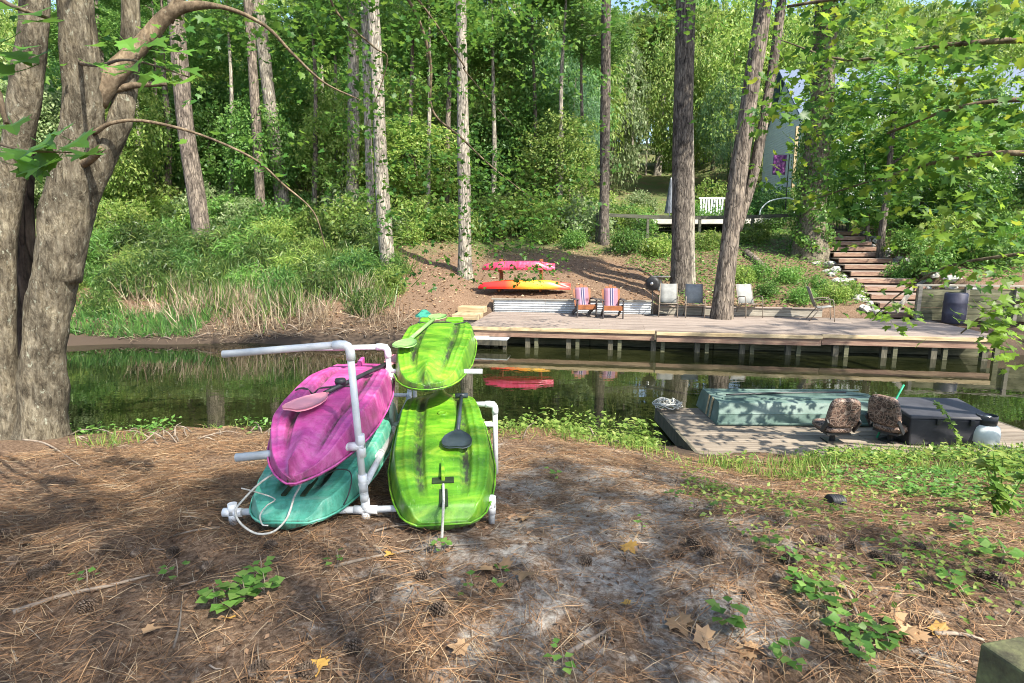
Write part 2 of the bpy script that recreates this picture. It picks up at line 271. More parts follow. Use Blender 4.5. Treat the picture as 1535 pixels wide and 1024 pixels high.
M['bark_pine'] = barkmat('pine_bark', (0.055, 0.045, 0.038), (0.16, 0.135, 0.115), (0.30, 0.26, 0.22), 16)
M['bark_dark'] = barkmat('dark_pine_bark', (0.04, 0.034, 0.03), (0.115, 0.10, 0.088), (0.23, 0.205, 0.18), 20)
M['bark_pale'] = barkmat('pale_bark', (0.11, 0.10, 0.085), (0.27, 0.25, 0.215), (0.42, 0.39, 0.34), 16)
M['bark_maple'] = barkmat('lichened_maple_bark', (0.038, 0.030, 0.021), (0.145, 0.126, 0.094), (0.31, 0.285, 0.225), 26, 0.85, 1.2, 0.30)
M['bark_black'] = barkmat('dark_rough_bark', (0.02, 0.016, 0.013), (0.06, 0.045, 0.036), (0.12, 0.09, 0.075), 12)  # very dark rough bark for the stem standing behind the others
M['bark_limb'] = barkmat('limb_bark', (0.06, 0.045, 0.03), (0.13, 0.10, 0.07), (0.22, 0.18, 0.13), 20, 0.3, 0.5, 0.5)

# ------------------------------------------------------------------ builders
def tag(o, label=None, cat=None, group=None, kind=None):
    for k, v in (('label', label), ('category', cat), ('group', group), ('kind', kind)):
        if v: o[k] = v
    return o
def empty(name, loc, rz=0, label=None, cat=None, group=None):
    o = bpy.data.objects.new(name, None); col.objects.link(o); o.empty_display_size = 0.1
    o.location = loc; o.rotation_euler = (0, 0, rz); return tag(o, label, cat, group)
def link(name, me, mat=None, parent=None, loc=None, rot=None, scale=None):
    o = bpy.data.objects.new(name, me); col.objects.link(o)
    if mat is not None:
        if len(me.materials) == 0: me.materials.append(mat)
        elif me.materials[0] != mat: o.material_slots[0].link = 'OBJECT'; o.material_slots[0].material = mat
    if parent is not None: o.parent = parent
    if loc is not None: o.location = loc
    if rot is not None: o.rotation_euler = rot
    if scale is not None: o.scale = scale
    return o
class MB:
    def __init__(s): s.v = []; s.f = []
    def add(s, vs_, fs_):
        b = len(s.v); s.v += [tuple(p) for p in vs_]; s.f += [tuple(i + b for i in f) for f in fs_]; return s
    def box(s, c, size, rot=None, taper=1.0):
        hx, hy, hz = size[0] / 2, size[1] / 2, size[2] / 2
        p = [Vector((sx * hx * (taper if sz > 0 else 1), sy * hy * (taper if sz > 0 else 1), sz * hz)) for sz in (-1, 1) for sy in (-1, 1) for sx in (-1, 1)]
        if rot is not None: p = [rot @ q for q in p]
        c = Vector(c)
        return s.add([q + c for q in p], [(0, 2, 3, 1), (4, 5, 7, 6), (0, 1, 5, 4), (2, 6, 7, 3), (0, 4, 6, 2), (1, 3, 7, 5)])
    def bar(s, a, b, w, h, up=(0, 0, 1)):
        a, b = Vector(a), Vector(b); d = b - a; L = d.length; d.normalize(); up = Vector(up)
        if abs(d.dot(up)) > 0.98: up = Vector((0, 1, 0))
        x = d.cross(up).normalized(); z = x.cross(d)
        m = Matrix((x, d, z)).transposed()
        return s.box((a + b) / 2, (w, L, h), m)
    def tube(s, pts, rad, seg=10, caps=True, wob=0.0, seed=0):
        pts = [Vector(p) for p in pts]; n = len(pts)
        rad = [rad] * n if isinstance(rad, (int, float)) else rad
        rr = random.Random(seed); t = (pts[1] - pts[0]).normalized()
        x = t.cross(Vector((0, 0, 1)) if abs(t.z) < 0.9 else Vector((1, 0, 0))).normalized()
        vs_ = []; ph = [rr.uniform(0, 6.28) for _ in range(4)]
        for i, p in enumerate(pts):
            t = (pts[min(i + 1, n - 1)] - pts[max(i - 1, 0)]).normalized()
            x = (x - t * x.dot(t)).normalized(); y = t.cross(x)
            for k in range(seg):
                a = 2 * math.pi * k / seg; r = rad[i]
                if wob: r *= 1 + wob * (math.sin(3 * a + ph[0] + i * 0.35) * 0.5 + math.sin(2 * a + ph[1] - i * 0.6) * 0.5 + math.sin(5 * a + ph[2] + i * 0.9) * 0.3) + wob * rr.uniform(-0.35, 0.35)
                vs_.append(p + x * (r * math.cos(a)) + y * (r * math.sin(a)))
        fs_ = [(i * seg + k, i * seg + (k + 1) % seg, (i + 1) * seg + (k + 1) % seg, (i + 1) * seg + k) for i in range(n - 1) for k in range(seg)]
        if caps: fs_ += [tuple(range(seg - 1, -1, -1)), tuple((n - 1) * seg + k for k in range(seg))]
        return s.add(vs_, fs_)
    def lathe(s, prof, seg=20, c=(0, 0, 0)):
        c = Vector(c); vs_ = []
        for r, z in prof:
            for k in range(seg):
                a = 2 * math.pi * k / seg; vs_.append(c + Vector((r * math.cos(a), r * math.sin(a), z)))
        n = len(prof)
        fs_ = [(i * seg + k, i * seg + (k + 1) % seg, (i + 1) * seg + (k + 1) % seg, (i + 1) * seg + k) for i in range(n - 1) for k in range(seg)]
        fs_ += [tuple(range(seg - 1, -1, -1)), tuple((n - 1) * seg + k for k in range(seg))]
        return s.add(vs_, fs_)
    def mesh(s, name, smooth=False):
        me = bpy.data.meshes.new(name); me.from_pydata(s.v, [], s.f)
        if smooth: me.polygons.foreach_set('use_smooth', [len(f) <= 4 for f in s.f])
        me.update(); return me
    def build(s, name, mat, parent=None, smooth=False, bevel=0, loc=None, rot=None):
        o = link(name, s.mesh(name, smooth), mat, parent, loc, rot)
        if bevel:
            b = o.modifiers.new('bevel', 'BEVEL'); b.width = bevel; b.segments = 2; b.limit_method = 'ANGLE'; b.angle_limit = R(50)
        return o
def np_mesh(name, verts, faces):
    """verts (n,3), faces (m,k) all of k corners"""
    verts = np.asarray(verts, np.float32); faces = np.asarray(faces, np.int32); k = faces.shape[1]
    me = bpy.data.meshes.new(name); me.vertices.add(len(verts)); me.vertices.foreach_set('co', verts.ravel())
    me.loops.add(faces.size); me.loops.foreach_set('vertex_index', faces.ravel())
    me.polygons.add(len(faces)); me.polygons.foreach_set('loop_start', np.arange(0, faces.size, k, dtype=np.int32))
    me.polygons.foreach_set('loop_total', np.full(len(faces), k, np.int32))
    me.update(calc_edges=True); return me
def smooth_path(pts, n=6):
    pts = [Vector(p) for p in pts]; out = []
    P = [pts[0] * 2 - pts[1]] + pts + [pts[-1] * 2 - pts[-2]]
    for i in range(1, len(P) - 2):
        for k in range(n):
            t = k / n; a, b, c, d = P[i - 1], P[i], P[i + 1], P[i + 2]
            out.append(0.5 * ((2 * b) + (c - a) * t + (2 * a - 5 * b + 4 * c - d) * t * t + (3 * b - a - 3 * c + d) * t ** 3))
    out.append(pts[-1]); return out
def interp_r(rs, n):
    return list(np.interp(np.linspace(0, len(rs) - 1, n), range(len(rs)), rs))

# leaf shapes: local x = width, y = along the leaf, z = normal; base at the origin, length 1
LS = {
 'oval': (np.array([(0, 0, 0), (-0.30, 0.42, 0.08), (0, 1, -0.06), (0.30, 0.42, 0.08)]), np.array([(0, 2, 1), (0, 3, 2)])),
 'blade': (np.array([(-0.05, 0, 0), (0.05, 0, 0), (-0.045, 0.5, 0.10), (0.045, 0.5, 0.10), (0, 1, -0.05)]), np.array([(0, 1, 3), (0, 3, 2), (2, 3, 4)])),
 'needle': (np.array([(-0.006, 0, 0), (0.006, 0, 0), (0.006, 0.5, 0.06), (-0.006, 0.5, 0.06), (0, 1, 0.0)]), np.array([(0, 1, 2), (0, 2, 3), (3, 2, 4)])),
 'tuft': (np.array([(-0.04, 0, 0), (0.04, 0, 0), (0, 1, 0.0)]), np.array([(0, 1, 2)])),
}
mp_ = [(0, 0), (0.16, 0.03), (0.42, -0.02), (0.36, 0.20), (0.60, 0.36), (0.46, 0.46), (0.52, 0.66), (0.26, 0.58), (0.17, 0.66), (0.13, 0.84), (0, 1.05)]
mp_ = mp_ + [(-x, y) for x, y in mp_[-2:0:-1]]
mv = [(0, 0.38, 0)] + [(x, y, 0.10 * abs(x) * 2 - 0.10 * max(0, y - 0.6)) for x, y in mp_]
LS['maple'] = (np.array(mv), np.array([(0, 1 + i, 1 + (i + 1) % len(mp_)) for i in range(len(mp_))]))
def leaves_mesh(name, pos, up, fwd, size, shape='oval', width=1.0):
    """one mesh of many leaves: pos, up (normal), fwd (direction) are (n,3), size (n,)"""
    lv, lf = LS[shape]; n = len(pos)
    fwd = fwd / np.linalg.norm(fwd, axis=1, keepdims=True)
    up = up - fwd * np.sum(up * fwd, axis=1, keepdims=True); up /= np.maximum(np.linalg.norm(up, axis=1, keepdims=True), 1e-6)
    x = np.cross(fwd, up)
    w = lv[None, :, 0:1] * width * x[:, None, :] + lv[None, :, 1:2] * fwd[:, None, :] + lv[None, :, 2:3] * up[:, None, :]
    v = pos[:, None, :] + w * size[:, None, None]
    f = lf[None] + (np.arange(n) * len(lv))[:, None, None]
    return np_mesh(name, v.reshape(-1, 3), f.reshape(-1, 3))
def rand_dirs(n, rng, zmin=-1, zmax=1):
    z = rng.uniform(zmin, zmax, n); a = rng.uniform(0, 2 * np.pi, n); r = np.sqrt(1 - z * z)
    return np.stack([r * np.cos(a), r * np.sin(a), z], 1)
def crown_mesh(name, seed, rx, rz, sprays, per, leaf, shape='oval', width=1.0, flat=0.16, spray=0.55, shell=0.55):
    """leaf sprays through an uneven crown volume centred on the origin"""
    rng = np.random.default_rng(seed)
    lob = rand_dirs(9, rng); lobw = rng.uniform(-0.35, 0.4, 9)
    d = rand_dirs(sprays, rng); rad = rng.uniform(shell ** 3, 1, sprays) ** (1 / 3)
    bumpy = 0.85 + (np.clip(d @ lob.T, 0, 1) ** 4 @ lobw)
    c = d * (rad * bumpy)[:, None] * np.array([rx, rx, rz])
    ci = np.repeat(np.arange(sprays), per); n = len(ci)
    tilt = rand_dirs(sprays, rng, 0.55, 1.0); tilt[:, :2] += 0.5 * d[:, :2]; tilt /= np.linalg.norm(tilt, axis=1, keepdims=True)
    a = rng.uniform(0, 2 * np.pi, n); r = spray * np.sqrt(rng.uniform(0, 1, n)) * rng.uniform(0.5, 1.3, sprays)[ci]
    e1 = np.cross(tilt, [0.31, 0.95, 0.05]); e1 /= np.linalg.norm(e1, axis=1, keepdims=True); e2 = np.cross(tilt, e1)
    off = e1[ci] * (r * np.cos(a))[:, None] + e2[ci] * (r * np.sin(a))[:, None] + tilt[ci] * rng.normal(0, flat * spray, n)[:, None]
    off[:, 2] -= 0.35 * r * r / spray
    up = tilt[ci] + rng.normal(0, 0.45, (n, 3)); fwd = off + rng.normal(0, 0.35, (n, 3)) + np.array([0, 0, -0.25])
    return leaves_mesh(name, c[ci] + off, up, fwd, leaf * rng.uniform(0.6, 1.25, n), shape, width)
CROWN = {}
for k in range(4): CROWN['broad%d' % k] = crown_mesh('broadleaf_crown', 20 + k, 2.4, 3.2, 300, 34, 0.17)
for k in range(2): CROWN['sparse%d' % k] = crown_mesh('open_crown', 40 + k, 3.4, 3.6, 280, 36, 0.19, shell=0.25, spray=0.52)
for k in range(2): CROWN['dapple%d' % k] = crown_mesh('clumped_crown', 50 + k, 3.4, 3.6, 46, 80, 0.19, shell=0.2, spray=0.62)  # loose clumps shaped so the added trees let sun through in patches
for k in range(2): CROWN['pine%d' % k] = crown_mesh('pine_crown', 60 + k, 2.8, 3.0, 330, 40, 0.30, 'tuft', 1.0, 0.5, 0.42, 0.2)
for k in range(3): CROWN['bush%d' % k] = crown_mesh('bush_foliage', 80 + k, 0.8, 0.6, 90, 26, 0.10, spray=0.3, shell=0.3)
for k in range(2): CROWN['cane%d' % k] = crown_mesh('cane_foliage', 90 + k, 0.9, 0.75, 110, 24, 0.26, 'blade', 1.3, 0.5, 0.34, 0.2)

def trunk_mesh(name, pts, rs, seg=12, wob=0.06, seed=0, n=6, flare=0.0):
    p = smooth_path(pts, n); r = interp_r(rs, len(p))
    if flare:
        for i in range(len(p)):
            h = (p[i] - p[0]).length; r[i] *= 1 + flare * math.exp(-h / (rs[0] * 2.2))
    return MB().tube(p, r, seg, True, wob, seed).mesh(name, True)

# ------------------------------------------------------------------ ground and water
def axis(parts):
    out = []
    for a, b, st in parts: out += list(np.arange(a, b, st))
    return np.array(out + [parts[-1][1]])
gx = axis([(-140, -40, 8), (-40, -14, 1.3), (-14, -5, 0.3), (-5, 6, 0.09), (6, 18, 0.3), (18, 40, 1.2), (40, 140, 8)])
gy = axis([(-40, -4, 3), (-4, 1.5, 0.5), (1.5, 8.6, 0.07), (8.6, 14.5, 0.6), (14.5, 20.5, 0.14), (20.5, 34, 0.4), (34, 70, 1.5), (70, 150, 6)])
GX, GY = np.meshgrid(gx, gy); GZ = zg(GX, GY)
micro = RNG.normal(0, 1, GX.shape); micro = (micro + np.roll(micro, 1, 0) + np.roll(micro, 1, 1) + np.roll(micro, (1, 1), (0, 1))) / 4
GZ = GZ + 0.012 * micro * ((GY > 1.5) & (GY < 7.5)) + 0.02 * micro * ((GY > 15) & (GY < 30) & (dock_v(GX, GY) > 4.2))
nx, ny = len(gx), len(gy); idx = np.arange(nx * ny).reshape(ny, nx)
gf = np.stack([idx[:-1, :-1], idx[:-1, 1:], idx[1:, 1:], idx[1:, :-1]], -1).reshape(-1, 4)
gme = np_mesh('ground', np.stack([GX, GY, GZ], -1).reshape(-1, 3), gf); gme.polygons.foreach_set('use_smooth', [True] * len(gme.polygons))
def groundmat():
    m, n, l, p = nmat('woodland_floor')
    t = n.new('ShaderNodeTexCoord'); v = t.outputs['Object']; sx = n.new('ShaderNodeSeparateXYZ'); l.new(v, sx.inputs[0])
    f1 = noise(n, l, v, 1.1, 6, 0.65, 0.6); f2 = noise(n, l, v, 34, 8, 0.8, 0.5); f3 = noise(n, l, v, 3.4, 8, 0.78, 0.4)
    litter = ramp(n, [(0.30, (0.030, 0.020, 0.014)), (0.45, (0.105, 0.066, 0.042)), (0.57, (0.21, 0.142, 0.095)), (0.72, (0.38, 0.30, 0.225))]); l.new(f2, litter.inputs['Fac'])
    sand = ramp(n, [(0.3, (0.17, 0.15, 0.125)), (0.5, (0.34, 0.315, 0.28)), (0.7, (0.50, 0.48, 0.44))]); l.new(f2, sand.inputs['Fac'])
    # sandy patch around (0.4, 3): world-placed
    mp = n.new('ShaderNodeVectorMath'); mp.operation = 'SUBTRACT'; mp.inputs[1].default_value = (0.55, 3.2, 0); l.new(v, mp.inputs[0])
    sc_ = n.new('ShaderNodeVectorMath'); sc_.operation = 'MULTIPLY'; sc_.inputs[1].default_value = (0.55, 0.30, 0); l.new(mp.outputs[0], sc_.inputs[0])
    ln = n.new('ShaderNodeVectorMath'); ln.operation = 'LENGTH'; l.new(sc_.outputs[0], ln.inputs[0])
    a = n.new('ShaderNodeMath'); a.operation = 'MULTIPLY_ADD'; a.inputs[1].default_value = -0.20; l.new(ln.outputs['Value'], a.inputs[0]); l.new(f3, a.inputs[2])
    sm = ramp(n, [(0.37, (0, 0, 0)), (0.51, (1, 1, 1))]); l.new(a.outputs[0], sm.inputs['Fac'])
    f6 = noise(n, l, v, 15, 7, 0.8, 0.6); r6 = ramp(n, [(0.38, (0.05,) * 3), (0.54, (1, 1, 1))]); l.new(f6, r6.inputs['Fac']); smx = mix(n, l, 1.0, sm.outputs['Color'], r6.outputs['Color'], 'MULTIPLY')
    out = mix(n, l, smx, litter.outputs['Color'], sand.outputs['Color'])
    # wet mud near the water line, by height
    zz = n.new('ShaderNodeMath'); zz.operation = 'MULTIPLY_ADD'; zz.inputs[1].default_value = 0.35; l.new(f3, zz.inputs[0]); l.new(sx.outputs['Z'], zz.inputs[2])
    mud = ramp(n, [(0.0, (1, 1, 1)), (1.0, (0, 0, 0))]); mr = n.new('ShaderNodeMapRange'); mr.inputs['From Min'].default_value = -0.78; mr.inputs['From Max'].default_value = -0.20
    l.new(zz.outputs[0], mr.inputs['Value']); l.new(mr.outputs['Result'], mud.inputs['Fac'])
    out = mix(n, l, mud.outputs['Color'], out, (0.062, 0.046, 0.034))
    # mossy, leafy ground up the hill and in the yard
    gr = n.new('ShaderNodeMapRange'); gr.inputs['From Min'].default_value = 24; gr.inputs['From Max'].default_value = 28; l.new(sx.outputs['Y'], gr.inputs['Value'])
    gm = n.new('ShaderNodeMath'); gm.operation = 'MULTIPLY'; l.new(gr.outputs['Result'], gm.inputs[0]); rg = ramp(n, [(0.35, (0.2,) * 3), (0.55, (0.85,) * 3)]); l.new(f1, rg.inputs['Fac']); l.new(rg.outputs['Color'], gm.inputs[1])
    out = mix(n, l, gm.outputs[0], out, (0.085, 0.13, 0.04))
    l.new(out, p.inputs['Base Color']); p.inputs['Roughness'].default_value = 0.95; p.inputs['Specular IOR Level'].default_value = 0.15
    bump(n, l, p, f2, 0.8, 0.03); return m
ground = link('ground', gme, groundmat()); tag(ground, 'pine straw, sand and leaf litter sloping down to the creek', 'ground', kind='structure')
def watermat():
    m, n, l, p = nmat('creek_water')
    v = coord(n, l, (1, 1, 1)); f = noise(n, l, v, 0.5, 4, 0.6, 0.5)
    c = ramp(n, [(0.35, (0.006, 0.008, 0.003)), (0.6, (0.020, 0.022, 0.008))]); l.new(f, c.inputs['Fac']); l.new(c.outputs['Color'], p.inputs['Base Color'])
    p.inputs['Roughness'].default_value = 0.015; p.inputs['IOR'].default_value = 1.45; p.inputs['Specular IOR Level'].default_value = 0.6
    w = noise(n, l, coord(n, l, (0.7, 1.6, 1)), 2.2, 3, 0.5); bump(n, l, p, w, 0.10, 0.02); return m
wme = np_mesh('water', [(-130, 5.6, WATER), (130, 5.6, WATER), (130, 17.4, WATER), (-130, 17.4, WATER)], [(0, 1, 2, 3)])
tag(link('water', wme, watermat()), 'still dark creek water reflecting the wooded bank', 'water', kind='structure')

# ------------------------------------------------------------------ kayaks, paddles and the pipe rack
def frame_between(o, A, B, roll=0):
    A, B = Vector(A), Vector(B); y = (B - A).normalized(); x = y.cross(Vector((0, 0, 1))).normalized(); z = x.cross(y)
    m = Matrix((x, y, z)).transposed().to_4x4() @ Matrix.Rotation(roll, 4, 'Y'); m.translation = A
    o.matrix_world = m; return m
def hull(L, W, H, plan, ns=70, nu=101, groove=0.42, gw=0.09, gdepth=0.16, keel=True, centre=0.0, stern_cut=False):
    """upturned hull: y from stern (0) to bow (L), rim at z=0, hull up"""
    ps, pw = zip(*plan); S_ = 0.5 - 0.5 * np.cos(np.pi * np.linspace(0, 1, ns)); U = np.sin(np.pi / 2 * np.linspace(-1, 1, nu)) * 0.35 + np.linspace(-1, 1, nu) * 0.65
    verts = []; grime = []
    for s in S_:
        w = W / 2 * np.interp(s, ps, pw)
        endf = 0.55 * float(ss(0, 0.04, s)) + 0.45 * float(ss(0.0, 0.35, s))
        bow = ss(0.72, 1.0, s)
        for u in U:
            a = abs(u)
            z = 0.98 - 0.06 * a
            z -= 0.95 * float(ss(0.86, 1.0, a)) ** 1.1 - 0.02 * float(ss(0.8, 0.86, a))                      # chine and side
            g = math.exp(-((a - groove) / gw) ** 6)
            on = float(ss(0.05, 0.16, s) * (1 - ss(0.80, 0.94, s)))
            z -= gdepth * g * on
            ridge = math.exp(-((a - 0.70) / 0.035) ** 2) * 0.05 * on; z += ridge
            cgr = math.exp(-((a) / 0.09) ** 4) * centre * float(1 - ss(0.35, 0.5, s)); z -= cgr
            kz = math.exp(-(a / 0.26) ** 2) if keel else 0
            z = z * (1 - 0.68 * bow * (1 - 0.72 * kz)) * (0.22 + 0.78 * endf)
            rock = -0.10 * float(ss(0.75, 1, s)) * H / 0.2
            verts.append((u * w, s * L, z * H + rock * 0.25))
            gr = 0.62 * math.exp(-((a - groove) / (gw * 0.85)) ** 2) * on + 0.22 * math.exp(-((a - groove - 0.02) / 0.2) ** 2) * on + 0.10 * float(1 - ss(0, 0.12, s)) + 0.16 * float(ss(0.8, 0.95, a)) + 0.45 * (1 if z < 0.12 else 0) + 0.35 * float(ss(0.93, 1.0, s)) + 0.25 * cgr
            grime.append(min(1, gr))
    faces = []
    for i in range(ns - 1):
        for k in range(nu - 1):
            a = i * nu + k; faces.append((a, a + 1, a + nu + 1, a + nu))
    n0 = len(verts)                                                           # deck side, slightly crowned downwards
    for i, s in enumerate(S_):
        w = W / 2 * np.interp(s, ps, pw); verts.append((0, s * L, -0.03)); grime.append(0.5)
    for i in range(ns - 1):
        faces.append((i * nu, (i + 1) * nu, n0 + i + 1, n0 + i)); faces.append((i * nu + nu - 1, n0 + i, n0 + i + 1, (i + 1) * nu + nu - 1))
    faces.append(tuple([n0] + [k for k in range(nu - 1, -1, -1)])); faces.append(tuple([n0 + ns - 1] + [(ns - 1) * nu + k for k in range(nu)]))
    me = bpy.data.meshes.new('hull'); me.from_pydata(verts, [], faces)
    at = me.attributes.new('grime', 'FLOAT', 'POINT'); at.data.foreach_set('value', grime)
    me.polygons.foreach_set('use_smooth', [True] * len(me.polygons)); me.update(); return me
YOUTH = [(0, 0.50), (0.02, 0.66), (0.06, 0.76), (0.15, 0.86), (0.30, 0.97), (0.45, 1.0), (0.6, 0.98), (0.72, 0.90), (0.81, 0.76), (0.89, 0.57), (0.945, 0.37), (0.98, 0.2), (1.0, 0.07)]
LONG = [(0, 0.34), (0.02, 0.52), (0.06, 0.70), (0.14, 0.86), (0.28, 0.97), (0.45, 1.0), (0.65, 0.95), (0.8, 0.8), (0.9, 0.56), (0.96, 0.32), (1, 0.08)]
def hz(me, x, y):
    co = np.empty(len(me.vertices) * 3); me.vertices.foreach_get('co', co); co = co.reshape(-1, 3)
    d = (co[:, 0] - x) ** 2 + (co[:, 1] - y) ** 2 - 0.0005 * co[:, 2]; return float(co[np.argmin(d), 2])
HULL = {}
def kayak(label, A, B, W, H, mat, plan=YOUTH, roll=0, group=None, **kw):
    root = empty('kayak', (0, 0, 0), 0, label, 'kayak', group); L = (Vector(B) - Vector(A)).length
    frame_between(root, A, B, roll); me = hull(L, W, H, plan, **kw); HULL[root.name] = link('hull', me, mat, root)
    ps, pw = zip(*plan); e_ = []
    for sgn in (-1, 1):
        for s_ in (np.linspace(0, 1, 40) if sgn < 0 else np.linspace(1, 0, 40)): e_.append((sgn * (W / 2 * np.interp(s_, ps, pw) + 0.002), s_ * L, 0.012 - 0.025 * float(ss(0.75, 1, s_)) * H / 0.2))
    MB().tube(e_ + [e_[0]], 0.006, 6).build('rim', mat, HULL[root.name], True)
    return root, me, L
# lower lime kayak: stern towards us
lowA = at_y(666, 789, 3.0); lowB = at_y(660, 592, 4.78)
K1, me1, L1 = kayak('lime green kayak lying hull up on the low rack rails beside a black paddle', lowA, lowB, 0.70, 0.165, M['lime'], [(0, 0.42), (0.015, 0.56), (0.05, 0.70), (0.12, 0.83), (0.2, 0.92), (0.32, 1.0), (0.5, 0.99), (0.66, 0.95), (0.80, 0.84), (0.88, 0.72), (0.94, 0.55), (0.975, 0.34), (1.0, 0.07)], groove=0.44, gw=0.10)
mb = MB(); mb.box((0, 0.34, hz(me1, 0, 0.34) + 0.012), (0.022, 0.17, 0.05)); mb.build('skeg', M['lime'], HULL[K1.name], bevel=0.006)
mb = MB(); mb.box((0, 0.15, hz(me1, 0, 0.15) - 0.002), (0.05, 0.24, 0.012)); mb.build('tow_slot', M['fin'], HULL[K1.name], bevel=0.003)
mb = MB(); mb.box((0, 0.27, hz(me1, 0, 0.27) + 0.002), (0.13, 0.055, 0.016)); mb.build('skeg_plate', M['fin'], HULL[K1.name], bevel=0.003)
mb = MB(); mb.lathe([(0.034, -0.01), (0.036, 0.004), (0.026, 0.006), (0.022, -0.002), (0.0, -0.002)], 20, (0.01, 1.12, hz(me1, 0.01, 1.12) + 0.002)); mb.build('drain_plug', M['lime'], HULL[K1.name], True)
# magenta kayak: bow towards us, on the arms
pA = at_y(548, 562, 4.62); pB = at_y(436, 722, 2.86)
K2, me2, L2 = kayak('magenta kayak lying hull up on the rack arms above the sea green one', pA, pB, 0.66, 0.19, M['pink'], groove=0.46, gw=0.08, gdepth=0.2)
mb = MB(); mb.box((0.0, 0.12, hz(me2, 0, 0.12) + 0.015), (0.03, 0.14, 0.06)); mb.build('skeg', M['pink'], HULL[K2.name], bevel=0.008)
# sea green kayak under it, blunt end towards us
tA = at_y(428, 787, 2.96); tB = at_y(566, 604, 5.25)
K3, me3, L3 = kayak('sea green kayak lying hull up on the low rack rails under the magenta one', tA, tB, 0.74, 0.17, M['teal'], LONG, groove=0.33, gw=0.11, gdepth=0.32, centre=0.0)
for sx in (-0.05, 0.06):
    mb = MB(); mb.box((sx, 0.24, hz(me3, sx, 0.24) + 0.001), (0.028, 0.24, 0.014)); mb.build('tow_slot', M['fin'], HULL[K3.name], bevel=0.003)
# upper lime kayak: rounded bow towards us
uA = at_y(668, 496, 5.7); uB = at_y(638, 582, 4.0)
K4, me4, L4 = kayak('lime green kayak raised highest at the back of the pipe rack, hull up', uA, uB, 0.66, 0.18, M['lime'], [(0, 0.60), (0.03, 0.74), (0.1, 0.86), (0.3, 1), (0.5, 1), (0.7, 0.95), (0.82, 0.84), (0.9, 0.70), (0.95, 0.54), (0.985, 0.34), (1, 0.12)], groove=0.44, gw=0.09)
for bx0, bw0 in ((-0.10, 0.17), (0.19, 0.1)): MB().box((bx0, 0.09, hz(me4, bx0, 0.09) + 0.012), (bw0, 0.12, 0.05)).build('stern_block', M['lime'], HULL[K4.name], bevel=0.015)

def blade(mbx, c, d, n, L, W, t=0.012):
    """a paddle blade from c along d, flat side towards n"""
    c, d, n = Vector(c), Vector(d).normalized(), Vector(n).normalized(); n = (n - d * n.dot(d)).normalized(); x = d.cross(n)
    prof = [(0, 0.14), (0.08, 0.2), (0.2, 0.55), (0.38, 0.85), (0.58, 1.0), (0.8, 0.97), (0.91, 0.85), (0.97, 0.66), (1, 0.45)]
    vs_ = []
    for s, w in prof:
        for u in (-1, -0.5, 0, 0.5, 1):
            cup = 0.03 * (u * u) - (0.010 if u == 0 else 0)
            vs_.append(c + d * (s * L) + x * (u * w * W / 2) - n * cup * 0.08 + n * t / 2)
    m_ = len(vs_); vs_ += [v - n * t for v in vs_]
    fs_ = []
    for i in range(len(prof) - 1):
        for k in range(4):
            a = i * 5 + k; fs_ += [(a, a + 1, a + 6, a + 5), (m_ + a, m_ + a + 5, m_ + a + 6, m_ + a + 1)]
    rim = [i * 5 for i in range(len(prof))] + [(len(prof) - 1) * 5 + k for k in range(1, 5)] + [i * 5 + 4 for i in range(len(prof) - 2, -1, -1)] + [3, 2, 1]
    for a, b in zip(rim, rim[1:] + rim[:1]): fs_.append((a, m_ + a, m_ + b, b))
    mbx.add(vs_, fs_)
def paddle(label, K, me, p0, p1, blades, shaft_mat, blade_mat, up=(0, 0, 1), lift=0.03, r=0.014, bw=0.17, bl=0.36, tgrip=False):
    """lies on a hull: p0 and p1 are (x, y) on that hull"""
    root = empty('paddle', (0, 0, 0), 0, label, 'paddle'); m = K.matrix_world.copy(); root.matrix_world = m
    a = Vector((p0[0], p0[1], hz(me, *p0) + lift)); b = Vector((p1[0], p1[1], hz(me, *p1) + lift)); d = (b - a).normalized()
    MB().tube([a, b], r, 10).build('shaft', shaft_mat, root, True)
    if 0 in blades: q = MB(); blade(q, a + d * 0.03, -d + Vector((0, 0, 0.0)), (0, 0, 1), bl, bw); q.build('blade', blade_mat, root, True)
    if 1 in blades: q = MB(); blade(q, b - d * 0.03, d, (0, 0, 1), bl, bw); q.build('blade', blade_mat, root, True)
    if tgrip: MB().tube([a - Vector((0.05, 0, 0)), a + Vector((0.05, 0, 0))], 0.02, 10).build('grip', shaft_mat, root, True)
    return root
paddle('black paddle lying on the lime green kayak on the low rails', K1, me1, (0.165, 1.42), (0.11, 0.78), (1,), M['paddle_dark'], M['paddle_dark'], bl=0.27, bw=0.2, tgrip=True, lift=0.03)
paddle('pale pink paddle with black shaft strapped across the magenta kayak', K2, me2, (-0.23, 0.23), (0.02, 1.02), (0, 1), M['black'], M['paddle_pink'], bl=0.38, bw=0.19, lift=0.035, r=0.016)
paddle('pale green paddle strapped along the raised lime green kayak', K4, me4, (0.10, 0.14), (0.19, 1.08), (0, 1), M['paddle_green'], M['paddle_green'], bl=0.33, bw=0.18, lift=0.035, r=0.017)

